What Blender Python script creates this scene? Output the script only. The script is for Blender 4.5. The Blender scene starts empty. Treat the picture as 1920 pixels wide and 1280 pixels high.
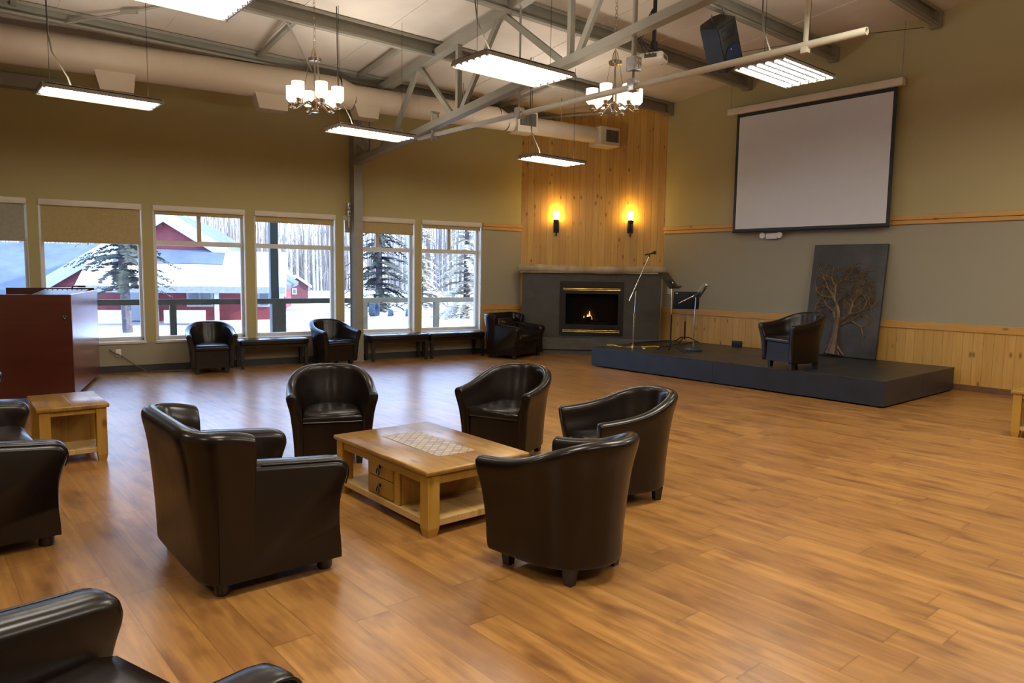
import bpy, bmesh, math, random
from math import sin, cos, pi, radians, sqrt, atan2
from mathutils import Vector, Matrix
random.seed(11)
SC = bpy.context.scene
COL = SC.collection

# ------------------------------------------------------------------ mesh helpers
class MB:
    def __init__(self): self.bm = bmesh.new()
    def box(self, c, s, bev=0.0, rot=None, seg=2):
        t = bmesh.new(); bmesh.ops.create_cube(t, size=1.0)
        for v in t.verts: v.co = Vector((v.co.x*s[0], v.co.y*s[1], v.co.z*s[2]))
        if bev > 0:
            bmesh.ops.bevel(t, geom=t.edges[:], offset=min(bev, min(s)*0.49), segments=seg, profile=0.5, affect='EDGES')
        m = Matrix.Translation(Vector(c))
        if rot is not None: m = m @ rot.to_4x4()
        t.transform(m); self._merge(t); return self
    def bb(self, x0, x1, y0, y1, z0, z1, bev=0.0, seg=2):
        return self.box(((x0+x1)/2, (y0+y1)/2, (z0+z1)/2), (abs(x1-x0), abs(y1-y0), abs(z1-z0)), bev, None, seg)
    def _merge(self, t):
        me = bpy.data.meshes.new('tmp'); t.to_mesh(me); t.free(); self.bm.from_mesh(me); bpy.data.meshes.remove(me)
    def bar(self, p0, p1, w, h, up=(0, 0, 1), bev=0.0):
        p0, p1 = Vector(p0), Vector(p1); d = p1-p0; L = d.length; d.normalize(); up = Vector(up)
        x = d.cross(up)
        if x.length < 1e-4: x = d.cross(Vector((1, 0, 0)))
        x.normalize(); z = x.cross(d)
        return self.box((p0+p1)/2, (w, L, h), bev, Matrix((x, d, z)).transposed())
    def tube(self, pts, r, seg=8, cap=True):
        pts = [Vector(p) for p in pts]; n = len(pts); rr = r if isinstance(r, (list, tuple)) else [r]*n
        rings = []; prev = None
        for i, p in enumerate(pts):
            d = (pts[min(i+1, n-1)]-pts[max(i-1, 0)]).normalized()
            if prev is None:
                a = d.cross(Vector((0, 0, 1)))
                if a.length < 1e-3: a = d.cross(Vector((1, 0, 0)))
            else: a = prev - d*prev.dot(d)
            a.normalize(); prev = a; b = d.cross(a)
            rings.append([p+(a*cos(2*pi*k/seg)+b*sin(2*pi*k/seg))*rr[i] for k in range(seg)])
        return self.loft(rings, True, cap)
    def loft(self, rings, closed=True, cap=True):
        bm = self.bm; vr = [[bm.verts.new(p) for p in r] for r in rings]; m = len(vr[0])
        for i in range(len(vr)-1):
            for k in range(m if closed else m-1):
                k2 = (k+1) % m
                try: bm.faces.new((vr[i][k], vr[i][k2], vr[i+1][k2], vr[i+1][k]))
                except ValueError: pass
        if cap and closed:
            bm.faces.new(list(reversed(vr[0]))); bm.faces.new(vr[-1])
        return self
    def lathe(self, prof, c=(0, 0, 0), seg=20, rot=None, cap=True):
        rings = []
        for r, z in prof:
            ring = [Vector((r*cos(2*pi*k/seg), r*sin(2*pi*k/seg), z)) for k in range(seg)]
            if rot is not None: ring = [rot @ p for p in ring]
            rings.append([p+Vector(c) for p in ring])
        return self.loft(rings, True, cap)
    def prism(self, poly, axis, a0, a1, bev=0.0, seg=2):
        t = bmesh.new()
        def mk(p, a):
            if axis == 'x': return (a, p[0], p[1])
            if axis == 'y': return (p[0], a, p[1])
            return (p[0], p[1], a)
        f = t.faces.new([t.verts.new(mk(p, a0)) for p in poly])
        g = bmesh.ops.extrude_face_region(t, geom=[f])
        for v in [e for e in g['geom'] if isinstance(e, bmesh.types.BMVert)]:
            v.co['xyz'.index(axis)] = a1
        bmesh.ops.recalc_face_normals(t, faces=t.faces[:])
        if bev > 0:
            i = 'xyz'.index(axis)
            ed = [e for e in t.edges if abs(e.verts[0].co[i]-e.verts[1].co[i]) < 1e-6]
            bmesh.ops.bevel(t, geom=ed, offset=bev, segments=seg, profile=0.5, affect='EDGES')
        self._merge(t); return self
    def quad(self, a, b, c, d):
        self.bm.faces.new([self.bm.verts.new(Vector(p)) for p in (a, b, c, d)]); return self
    def tri(self, a, b, c):
        self.bm.faces.new([self.bm.verts.new(Vector(p)) for p in (a, b, c)]); return self
    def sphere(self, c, r, u=14, v=9, sc=(1, 1, 1)):
        t = bmesh.new(); bmesh.ops.create_uvsphere(t, u_segments=u, v_segments=v, radius=r)
        for q in t.verts: q.co = Vector((q.co.x*sc[0]+c[0], q.co.y*sc[1]+c[1], q.co.z*sc[2]+c[2]))
        self._merge(t); return self
    def build(self, name, mat, parent=None, smooth=True, ang=38, fix=True):
        if fix: bmesh.ops.recalc_face_normals(self.bm, faces=self.bm.faces[:])
        me = bpy.data.meshes.new(name); self.bm.to_mesh(me); self.bm.free()
        if smooth:
            for p in me.polygons: p.use_smooth = True
            me.set_sharp_from_angle(angle=radians(ang))
        me.materials.append(mat)
        o = bpy.data.objects.new(name, me); COL.objects.link(o)
        if parent is not None: o.parent = parent
        return o

def tag(o, label=None, cat=None, group=None, kind=None):
    if label: o['label'] = label
    if cat: o['category'] = cat
    if group: o['group'] = group
    if kind: o['kind'] = kind
    return o
def thing(name, label, cat, loc=(0, 0, 0), rz=0.0, group=None):
    o = bpy.data.objects.new(name, None); COL.objects.link(o); o.empty_display_size = 0.1
    o.location = loc; o.rotation_euler = (0, 0, rz)
    return tag(o, label, cat, group)
def struct(o, label=None): return tag(o, label, None, None, 'structure')
def place(o, loc, rz=0.0): o.location = loc; o.rotation_euler = (0, 0, rz); return o
def dup(root, loc, rz=None, label=None, group=None):
    def cp(o, par):
        c = o.copy(); COL.objects.link(c)
        if par is not None: c.parent = par
        for ch in list(o.children): cp(ch, c)
        return c
    r = cp(root, None); r.location = loc
    if rz is not None: r.rotation_euler = (0, 0, rz)
    if label: r['label'] = label
    if group: r['group'] = group
    return r

# ------------------------------------------------------------------ materials
def new_mat(name):
    m = bpy.data.materials.new(name); m.use_nodes = True; nt = m.node_tree; nt.nodes.clear()
    out = nt.nodes.new('ShaderNodeOutputMaterial'); b = nt.nodes.new('ShaderNodeBsdfPrincipled')
    nt.links.new(b.outputs[0], out.inputs[0]); return m, nt, b, out
def node(nt, t, **kw):
    n = nt.nodes.new(t)
    for k, v in kw.items(): setattr(n, k, v)
    return n
def L(nt, a, b): nt.links.new(a, b)
def math_(nt, op, a, b=None):
    n = node(nt, 'ShaderNodeMath', operation=op)
    for i, v in enumerate((a, b)):
        if v is None: continue
        if isinstance(v, (int, float)): n.inputs[i].default_value = v
        else: L(nt, v, n.inputs[i])
    return n.outputs[0]
def mixc(nt, f, a, b, mode='MIX'):
    n = node(nt, 'ShaderNodeMix', data_type='RGBA', blend_type=mode)
    for s, v in ((n.inputs[0], f), (n.inputs[6], a), (n.inputs[7], b)):
        if isinstance(v, (int, float)): s.default_value = v
        elif isinstance(v, tuple): s.default_value = (v[0], v[1], v[2], 1)
        else: L(nt, v, s)
    return n.outputs[2]
def noise_(nt, vec, scale, detail=4, rough=0.55):
    n = node(nt, 'ShaderNodeTexNoise'); n.inputs['Scale'].default_value = scale; n.inputs['Detail'].default_value = detail
    n.inputs['Roughness'].default_value = rough; L(nt, vec, n.inputs['Vector']); return n.outputs[0]
def objco(nt): return node(nt, 'ShaderNodeTexCoord').outputs['Object']
def ramp(nt, f, p0, p1):
    n = node(nt, 'ShaderNodeMapRange'); L(nt, f, n.inputs[0])
    n.inputs[1].default_value = p0; n.inputs[2].default_value = p1; return n.outputs[0]
def bump(nt, b, h, dist=0.002, strength=0.5):
    n = node(nt, 'ShaderNodeBump'); n.inputs['Strength'].default_value = strength; n.inputs['Distance'].default_value = dist
    L(nt, h, n.inputs['Height']); L(nt, n.outputs[0], b.inputs['Normal'])
def mat(name, col, rough=0.5, metal=0.0, var=0.12, scale=6.0, bmp=0.0, coat=0.0, spec=None, col2=None):
    m, nt, b, out = new_mat(name); co = objco(nt); n = noise_(nt, co, scale)
    c2 = col2 if col2 else tuple(max(0, c*(1-2*var)) for c in col)
    c1 = col if col2 else tuple(min(1, c*(1+var)) for c in col)
    L(nt, mixc(nt, ramp(nt, n, 0.3, 0.7), c1, c2), b.inputs['Base Color'])
    b.inputs['Roughness'].default_value = rough; b.inputs['Metallic'].default_value = metal
    b.inputs['Coat Weight'].default_value = coat; b.inputs['Coat Roughness'].default_value = 0.15
    if spec is not None: b.inputs['Specular IOR Level'].default_value = spec
    if bmp: bump(nt, b, noise_(nt, co, scale*6, 5), bmp, 0.6)
    return m
def emis(name, col, strength, base=(0.9, 0.9, 0.9)):
    m, nt, b, out = new_mat(name); b.inputs['Base Color'].default_value = (*base, 1)
    b.inputs['Emission Color'].default_value = (*col, 1); b.inputs['Emission Strength'].default_value = strength
    return m
def planks(name, c1, c2, dark, across, along, width, length=None, knots=True, rough=0.45, groove=0.06, grain=1.0, coat=0.0, blotch=0.0, gdark=0.45, rvar=0.0, bmp=0.35):
    """boards: running along one local axis, side by side along another"""
    m, nt, b, out = new_mat(name); co = objco(nt); sp = node(nt, 'ShaderNodeSeparateXYZ'); L(nt, co, sp.inputs[0])
    U = sp.outputs['XYZ'.index(across)]; V = sp.outputs['XYZ'.index(along)]
    u = math_(nt, 'DIVIDE', U, width); row = math_(nt, 'FLOOR', u); fu = math_(nt, 'SUBTRACT', u, row)
    wn = node(nt, 'ShaderNodeTexWhiteNoise', noise_dimensions='1D'); L(nt, row, wn.inputs['W'])
    if length:
        v = math_(nt, 'ADD', math_(nt, 'DIVIDE', V, length), math_(nt, 'MULTIPLY', wn.outputs[0], 7.31))
        cl = math_(nt, 'FLOOR', v); fv = math_(nt, 'SUBTRACT', v, cl)
        cv = node(nt, 'ShaderNodeCombineXYZ'); L(nt, row, cv.inputs[0]); L(nt, cl, cv.inputs[1])
        w2 = node(nt, 'ShaderNodeTexWhiteNoise', noise_dimensions='2D'); L(nt, cv.outputs[0], w2.inputs['Vector']); rnd = w2.outputs[0]
    else: rnd = wn.outputs[0]
    gv = node(nt, 'ShaderNodeCombineXYZ')
    L(nt, math_(nt, 'ADD', math_(nt, 'MULTIPLY', U, 26*grain), math_(nt, 'MULTIPLY', rnd, 40)), gv.inputs[0])
    L(nt, math_(nt, 'MULTIPLY', V, 1.6*grain), gv.inputs[1]); L(nt, math_(nt, 'MULTIPLY', rnd, 30), gv.inputs[2])
    g = noise_(nt, gv.outputs[0], 1.0, 6, 0.6)
    col = mixc(nt, ramp(nt, g, 0.32, 0.72), c1, c2)
    col = mixc(nt, math_(nt, 'MULTIPLY', rnd, 0.35), col, dark)
    if blotch:
        bv = node(nt, 'ShaderNodeCombineXYZ')
        L(nt, math_(nt, 'ADD', math_(nt, 'MULTIPLY', U, 7), math_(nt, 'MULTIPLY', rnd, 17)), bv.inputs[0]); L(nt, math_(nt, 'MULTIPLY', V, 2.2), bv.inputs[1])
        col = mixc(nt, math_(nt, 'MULTIPLY', ramp(nt, noise_(nt, bv.outputs[0], 1.0, 3), 0.5, 0.75), blotch), col, dark)
    if knots:
        kv = node(nt, 'ShaderNodeCombineXYZ')
        L(nt, math_(nt, 'ADD', math_(nt, 'MULTIPLY', U, 9), math_(nt, 'MULTIPLY', rnd, 9)), kv.inputs[0])
        L(nt, math_(nt, 'MULTIPLY', V, 4.2), kv.inputs[1])
        vo = node(nt, 'ShaderNodeTexVoronoi'); L(nt, kv.outputs[0], vo.inputs['Vector']); vo.inputs['Scale'].default_value = 0.8
        k = ramp(nt, vo.outputs['Distance'], 0.19, 0.07)
        col = mixc(nt, math_(nt, 'MULTIPLY', k, 0.75), col, (dark[0]*.35, dark[1]*.28, dark[2]*.25))
    e = math_(nt, 'MINIMUM', fu, math_(nt, 'SUBTRACT', 1.0, fu)); gr = ramp(nt, e, groove, 0.0)
    if length:
        e2 = math_(nt, 'MINIMUM', fv, math_(nt, 'SUBTRACT', 1.0, fv)); gr = math_(nt, 'MAXIMUM', gr, ramp(nt, e2, 0.005, 0.0))
    col = mixc(nt, math_(nt, 'MULTIPLY', gr, gdark), col, (dark[0]*.3, dark[1]*.25, dark[2]*.2))
    L(nt, col, b.inputs['Base Color'])
    if rvar:
        L(nt, math_(nt, 'ADD', math_(nt, 'MULTIPLY', noise_(nt, co, 2.2, 3), rvar), rough-rvar*0.5), b.inputs['Roughness'])
    else: b.inputs['Roughness'].default_value = rough
    b.inputs['Coat Weight'].default_value = coat; b.inputs['Coat Roughness'].default_value = 0.2
    if bmp: bump(nt, b, math_(nt, 'SUBTRACT', math_(nt, 'MULTIPLY', g, 0.15), gr), 0.003, bmp)
    return m

M = {}
M['upper'] = mat('paint_tan', (0.42, 0.34, 0.195), 0.75, var=0.03, scale=2)
M['wall_w'] = mat('paint_tan_window_wall', (0.40, 0.325, 0.19), 0.75, var=0.03, scale=2)
M['grey'] = mat('paint_taupe', (0.325, 0.29, 0.225), 0.75, var=0.04, scale=2)
M['ceil'] = mat('ceiling_panel', (0.66, 0.585, 0.51), 0.5, var=0.06, scale=1.2)
M['steel'] = mat('painted_steel', (0.275, 0.255, 0.205), 0.5, var=0.06, scale=4)
M['duct'] = mat('painted_duct', (0.60, 0.49, 0.365), 0.5, var=0.04, scale=2)
M['pipe'] = mat('painted_pipe', (0.56, 0.53, 0.42), 0.45, var=0.03)
M['floor'] = planks('laminate_floor', (0.49, 0.245, 0.066), (0.275, 0.118, 0.028), (0.14, 0.05, 0.013), 'X', 'Y', 0.19, 1.28, False, 0.305, 0.02, 0.9, 0.0, 0.9, 0.45, 0.03, 0)
M['floor'].node_tree.nodes['Principled BSDF'].inputs['Specular IOR Level'].default_value = 0.95
M['pine'] = planks('pine_boards', (0.66, 0.41, 0.10), (0.55, 0.30, 0.062), (0.38, 0.17, 0.028), 'X', 'Z', 0.13, None, True, 0.42, 0.06)
M['pine_y'] = planks('pine_wainscot', (0.60, 0.36, 0.105), (0.50, 0.27, 0.065), (0.36, 0.17, 0.03), 'Y', 'Z', 0.13, None, True, 0.45, 0.05)
M['pine_rail_y'] = planks('pine_rail', (0.60, 0.35, 0.10), (0.50, 0.26, 0.06), (0.42, 0.19, 0.04), 'Z', 'Y', 0.3, None, True, 0.45, 0.0)
M['pine_rail_x'] = planks('pine_rail_short', (0.56, 0.33, 0.11), (0.48, 0.26, 0.08), (0.42, 0.2, 0.05), 'Z', 'X', 0.3, None, True, 0.45, 0.0)
M['table'] = planks('rustic_pine', (0.38, 0.205, 0.032), (0.25, 0.115, 0.016), (0.14, 0.05, 0.009), 'X', 'Y', 0.16, None, True, 0.3, 0.02, 0.9, 0.25, 0.85)
M['table_leg'] = planks('rustic_pine_leg', (0.46, 0.265, 0.045), (0.37, 0.19, 0.028), (0.28, 0.11, 0.015), 'X', 'Z', 0.4, None, True, 0.4, 0.0)
M['leather'] = None
def leather():
    m, nt, b, out = new_mat('dark_brown_leather'); co = objco(nt)
    n = noise_(nt, co, 3.5, 4)
    L(nt, mixc(nt, n, (0.0062, 0.0034, 0.0025), (0.0115, 0.0063, 0.0045)), b.inputs['Base Color'])
    L(nt, math_(nt, 'ADD', math_(nt, 'MULTIPLY', noise_(nt, co, 9, 4), 0.04), 0.24), b.inputs['Roughness'])
    b.inputs['Specular IOR Level'].default_value = 0.42
    w = noise_(nt, co, 6, 2, 0.4); f = noise_(nt, co, 150, 3)
    bump(nt, b, math_(nt, 'ADD', w, math_(nt, 'MULTIPLY', f, 0.0)), 0.012, 0.13)
    return m
M['leather'] = leather()
M['dwood'] = mat('espresso_wood', (0.016, 0.010, 0.008), 0.35, var=0.2, scale=12)
M['black'] = mat('black_plastic', (0.012, 0.012, 0.013), 0.45, var=0.2)
M['blackm'] = mat('black_metal', (0.015, 0.015, 0.016), 0.35, 0.3, var=0.15)
M['chrome'] = mat('chrome', (0.62, 0.61, 0.58), 0.16, 1.0, var=0.03)
M['nickel'] = mat('brushed_nickel', (0.60, 0.52, 0.42), 0.22, 1.0, var=0.05)
M['galv'] = mat('galvanised_steel', (0.42, 0.42, 0.40), 0.4, 0.7, var=0.1, scale=20)
M['brass'] = mat('polished_brass', (0.75, 0.55, 0.2), 0.22, 1.0, var=0.05)
M['white'] = mat('white_plastic', (0.72, 0.70, 0.65), 0.4, var=0.02)
M['cream'] = mat('cream_enamel', (0.64, 0.57, 0.46), 0.4, var=0.02)
M['frame'] = mat('window_vinyl', (0.66, 0.62, 0.54), 0.4, var=0.03)
M['jamb'] = mat('window_casing', (0.46, 0.38, 0.25), 0.6, var=0.04)
M['blind'] = mat('blind_cloth', (0.44, 0.33, 0.15), 0.85, var=0.05, scale=30)
M['blindg'] = mat('grey_blind_cloth', (0.36, 0.34, 0.26), 0.85, var=0.05, scale=30)
M['surround'] = mat('charcoal_surround', (0.062, 0.056, 0.048), 0.6, var=0.1, scale=5)
M['hearth'] = mat('hearth_stone', (0.095, 0.088, 0.074), 0.6, var=0.1, scale=8)
M['log'] = mat('weathered_log', (0.52, 0.43, 0.29), 0.7, var=0.0, scale=4, bmp=0.01, col2=(0.30, 0.22, 0.13))
M['stage'] = mat('stage_side_paint', (0.018, 0.024, 0.037), 0.4, var=0.12, scale=4)
M['stagetop'] = mat('stage_top_paint', (0.026, 0.025, 0.024), 0.36, var=0.25, scale=3)
M['baseb'] = mat('dark_vinyl_base', (0.035, 0.035, 0.036), 0.5, var=0.1)
M['screen'] = mat('screen_fabric', (0.64, 0.66, 0.70), 0.9, var=0.01)
M['red'] = planks('mahogany_panel', (0.085, 0.0145, 0.006), (0.06, 0.009, 0.004), (0.04, 0.006, 0.003), 'Z', 'X', 0.9, None, False, 0.32, 0.0, 0.5, 0.3)
M['snow'] = mat('snow', (0.62, 0.63, 0.67), 0.8, var=0.02, scale=0.3)
M['barn'] = mat('red_siding', (0.20, 0.036, 0.043), 0.7, var=0.1, scale=3)
M['trimw'] = mat('white_trim', (0.36, 0.375, 0.41), 0.6, var=0.03)
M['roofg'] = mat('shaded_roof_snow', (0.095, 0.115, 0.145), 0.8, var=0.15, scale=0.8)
M['dglass'] = mat('dark_window', (0.10, 0.13, 0.16), 0.15, var=0.1)
M['deckpost'] = mat('deck_timber', (0.075, 0.08, 0.07), 0.7, var=0.15, scale=5)
M['teal'] = mat('teal_post', (0.045, 0.075, 0.09), 0.6, var=0.1)
M['bark'] = mat('spruce_bark', (0.085, 0.075, 0.075), 0.9, var=0.3, scale=8)
M['needle'] = mat('spruce_needles', (0.040, 0.045, 0.030), 0.8, var=0.35, scale=1.5)
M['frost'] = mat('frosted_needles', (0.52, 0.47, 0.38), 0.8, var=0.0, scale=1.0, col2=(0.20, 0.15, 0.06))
M['birch'] = mat('birch_bark', (0.52, 0.48, 0.44), 0.8, var=0.0, scale=2.5, col2=(0.20, 0.165, 0.14))
M['twig'] = mat('winter_twigs', (0.27, 0.23, 0.195), 0.9, var=0.2, scale=0.5)
M['rubber'] = mat('tire_rubber', (0.06, 0.075, 0.09), 0.8, var=0.2)
M['tube'] = emis('fluorescent_tube', (1.0, 0.95, 0.83), 10.5)
M['globe'] = emis('opal_glass_shade', (1.0, 0.84, 0.60), 1.0)
M['sconce'] = emis('sconce_glass', (1.0, 0.62, 0.14), 22.0)
def flame_mat():
    m, nt, b, out = new_mat('gas_flame'); co = objco(nt); sp = node(nt, 'ShaderNodeSeparateXYZ'); L(nt, co, sp.inputs[0])
    L(nt, mixc(nt, ramp(nt, sp.outputs[2], 0.0, 0.2), (1, 0.55, 0.12), (1, 0.2, 0.03)), b.inputs['Emission Color'])
    b.inputs['Emission Strength'].default_value = 5; b.inputs['Base Color'].default_value = (0.3, 0.1, 0.02, 1); return m
M['flame'] = flame_mat()
def glass_mat(name, gl=0.06, tint=(0.97, 0.985, 1.0), rough=0.0):
    m = bpy.data.materials.new(name); m.use_nodes = True; nt = m.node_tree; nt.nodes.clear()
    out = node(nt, 'ShaderNodeOutputMaterial'); t = node(nt, 'ShaderNodeBsdfTransparent'); g = node(nt, 'ShaderNodeBsdfGlossy'); mx = node(nt, 'ShaderNodeMixShader')
    t.inputs[0].default_value = (*tint, 1); g.inputs['Roughness'].default_value = rough
    lw = node(nt, 'ShaderNodeLayerWeight'); lw.inputs['Blend'].default_value = 0.12
    L(nt, math_(nt, 'ADD', math_(nt, 'MULTIPLY', lw.outputs['Fresnel'], 0.5), gl*0.3), mx.inputs[0])
    L(nt, t.outputs[0], mx.inputs[1]); L(nt, g.outputs[0], mx.inputs[2]); L(nt, mx.outputs[0], out.inputs[0]); return m
M['glass'] = glass_mat('window_glass')
M['fireglass'] = glass_mat('fire_glass', 0.02, (0.35, 0.33, 0.32), 0.12)
def mosaic():
    m, nt, b, out = new_mat('stone_mosaic'); co = objco(nt)
    mp = node(nt, 'ShaderNodeMapping'); mp.inputs['Rotation'].default_value = (0, 0, radians(45)); L(nt, co, mp.inputs[0])
    sp = node(nt, 'ShaderNodeSeparateXYZ'); L(nt, mp.outputs[0], sp.inputs[0])
    s = 0.052; u = math_(nt, 'DIVIDE', sp.outputs[0], s); v = math_(nt, 'DIVIDE', sp.outputs[1], s)
    ru = math_(nt, 'FLOOR', u); rv = math_(nt, 'FLOOR', v); fu = math_(nt, 'SUBTRACT', u, ru); fv = math_(nt, 'SUBTRACT', v, rv)
    cv = node(nt, 'ShaderNodeCombineXYZ'); L(nt, ru, cv.inputs[0]); L(nt, rv, cv.inputs[1])
    wn = node(nt, 'ShaderNodeTexWhiteNoise', noise_dimensions='2D'); L(nt, cv.outputs[0], wn.inputs['Vector'])
    col = mixc(nt, wn.outputs[0], (0.50, 0.38, 0.20), (0.30, 0.20, 0.085))
    e = math_(nt, 'MINIMUM', math_(nt, 'MINIMUM', fu, math_(nt, 'SUBTRACT', 1.0, fu)), math_(nt, 'MINIMUM', fv, math_(nt, 'SUBTRACT', 1.0, fv)))
    col = mixc(nt, ramp(nt, e, 0.09, 0.04), col, (0.16, 0.09, 0.03)); L(nt, col, b.inputs['Base Color']); b.inputs['Roughness'].default_value = 0.35
    return m
M['mosaic'] = mosaic()
M['art'] = mat('slate_canvas', (0.052, 0.051, 0.054), 0.6, var=0.25, scale=3, bmp=0.004)
M['bronze'] = mat('bronze_relief', (0.22, 0.13, 0.045), 0.45, 0.3, var=0.0, scale=9, col2=(0.05, 0.04, 0.04), bmp=0.01)
M['trunkart'] = mat('copper_relief', (0.13, 0.08, 0.06), 0.5, 0.3, var=0.25, scale=9, bmp=0.01)
M['yellow'] = mat('yellow_cable', (0.70, 0.50, 0.03), 0.5, var=0.05)
M['standblue'] = mat('music_desk_enamel', (0.022, 0.030, 0.05), 0.35, 0.2, var=0.1)
M['grille'] = mat('register_grille', (0.10, 0.085, 0.06), 0.6, var=0.1)
M['spkgrille'] = mat('speaker_mesh', (0.02, 0.02, 0.022), 0.55, 0.2, var=0.3, scale=60)
M['bluesheen'] = mat('speaker_blue_sheen', (0.012, 0.022, 0.055), 0.3, var=0.2)  # blue sheen put into the woofer's base colour
M['reflector'] = mat('lamp_hood', (0.24, 0.215, 0.175), 0.5, 0.0, var=0.03)
M['darkback'] = mat('dark_backing', (0.02, 0.02, 0.02), 0.8, var=0.03, spec=0.0)
M['roofs'] = mat('roof_snow', (0.40, 0.39, 0.385), 0.8, var=0.05, scale=2)
M['shelfw'] = planks('pale_pine_shelf', (0.55, 0.37, 0.15), (0.44, 0.26, 0.08), (0.32, 0.17, 0.045), 'X', 'Y', 0.15, None, True, 0.5, 0.01)

# ------------------------------------------------------------------ frame of reference
WA = radians(-8.55); UW = Vector((cos(WA), sin(WA), 0)); NW = Vector((-sin(WA), cos(WA), 0)); DW = 12.42
def W(s, off=0.0, z=0.0): return UW*s + NW*(DW+off) + Vector((0, 0, z))      # along the window wall
D2 = 11.70
P0 = Vector((9.689, 11.103, 0)); DD = Vector((0.7, -0.714, 0)).normalized(); DN = Vector((DD.y, -DD.x, 0)); DL = 2.874
DRZ = atan2(DD.y, DD.x)
def ceil_z(y): return 4.93 + 0.11*(8.95-y)
YR = 0.0
# ------------------------------------------------------------------ the room
def two_tone(name, cu, cl, zs, xmin=None, zlow=None):
    m, nt, b, out = new_mat(name); co = objco(nt); sp = node(nt, 'ShaderNodeSeparateXYZ'); L(nt, co, sp.inputs[0])
    f = math_(nt, 'LESS_THAN', sp.outputs[2], zs)
    if xmin is not None: f = math_(nt, 'MULTIPLY', f, math_(nt, 'GREATER_THAN', sp.outputs[0], xmin))
    if zlow is not None: f = math_(nt, 'MAXIMUM', f, math_(nt, 'LESS_THAN', sp.outputs[2], zlow))
    n = noise_(nt, co, 1.5, 4); fine = noise_(nt, co, 60, 3)
    c = mixc(nt, f, cu, cl); c = mixc(nt, math_(nt, 'MULTIPLY', n, 0.12), c, (0.2, 0.17, 0.1))
    L(nt, c, b.inputs['Base Color']); b.inputs['Roughness'].default_value = 0.7; bump(nt, b, fine, 0.001, 0.3); return m
M['wallW'] = two_tone('window_wall_paint', (0.44, 0.365, 0.16), (0.345, 0.305, 0.215), 2.47, 7.03, 0.46)
M['wallR'] = two_tone('screen_wall_paint', (0.415, 0.355, 0.175), (0.315, 0.285, 0.205), 2.47)
wins = [(-1.75, -0.395), (-0.26, 1.065), (1.211, 2.574), (2.716, 4.088), (4.225, 5.594), (5.724, 7.014)]
ZS, ZH = 0.47, 2.56
m = MB(); TH = 0.24
m.bb(-7.0, 8.2, 0, TH, 0, ZS); m.bb(-7.0, 8.2, 0, TH, ZH, 5.0)
edges = [-7.0] + [e for w in wins for e in w] + [8.2]
for i in range(0, len(edges), 2): m.bb(edges[i], edges[i+1], 0, TH, ZS, ZH)
o = place(m.build('wall_windows', M['wallW'], None, False), W(0), WA); struct(o, 'tan painted wall with a row of six large windows')
# right (screen) wall, unseen walls, floor, ceiling
m = MB(); m.bb(D2, D2+0.2, -6.2, 9.3, 0, 6.2); struct(m.build('wall_screen', M['wallR'], None, False), 'two tone wall behind the stage and screen')
m = MB(); m.bb(-5.2, -5.0, -6.2, 14, 0, 6.2); struct(m.build('wall_left', M['upper'], None, False))
m = MB(); m.bb(-5.2, 11.9, -6.4, -6.2, 0, 6.2); struct(m.build('wall_rear', M['upper'], None, False))
m = MB(); m.prism([(-5.2, -6.4), (11.9, -6.4), (11.9, 9.2), (9.75, 11.3), (-5.2, 13.55)], 'z', -0.15, 0.0)
struct(m.build('floor', M['floor'], None, False), 'orange brown laminate plank floor')
m = MB()
m.prism([(-6.4, ceil_z(YR)-0.11*6.4), (YR, ceil_z(YR)), (13.6, ceil_z(13.6)), (13.6, ceil_z(13.6)+0.2), (YR, ceil_z(YR)+0.2), (-6.4, ceil_z(YR)-0.11*6.4+0.2)], 'x', -5.3, 12.0)
for k in range(14):
    pass
struct(m.build('ceiling', M['ceil'], None, False), 'sloping insulated ceiling between steel beams')
m = MB()
for k in range(12):
    x = -3.2+k*1.22
    m.bar((x, 12.2, ceil_z(12.2)-0.004), (x, 0.2, ceil_z(0.2)-0.004), 0.03, 0.008)
struct(m.build('trim_1', M['ceil'], None, False), 'thin seams between the ceiling panels')
# diagonal pine chimney wall
m = MB(); m.bb(0, DL, 0.0, 0.2, 0, 4.9)
o = place(m.build('wall_fireplace', M['pine'], None, False), P0, DRZ); struct(o, 'knotty pine board wall above the fireplace')
# trims on the screen wall
m = MB(); m.bb(D2-0.02, D2, -6.2, 9.05, 0.08, 0.85); struct(m.build('trim_2', M['pine_y'], None, False), 'pine board wainscot on the screen wall')
m = MB(); m.bb(D2-0.035, D2, -6.2, 9.04, 0.845, 0.955, 0.006); struct(m.build('trim_3', M['pine_rail_y'], None, False), 'pine cap rail on the screen wall wainscot')
m = MB(); m.bb(D2-0.03, D2, -6.2, 9.05, 2.415, 2.475, 0.006); m.bb(D2-0.045, D2, -6.2, 9.05, 2.478, 2.545, 0.008)
struct(m.build('trim_4', M['pine_rail_y'], None, False), 'double pine picture rail on the screen wall')
m = MB(); m.bb(D2-0.03, D2, -6.2, 9.02, 0, 0.085); struct(m.build('baseboard_screen', mat('brown_base', (0.16, 0.08, 0.035), 0.5), None, False))
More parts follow.
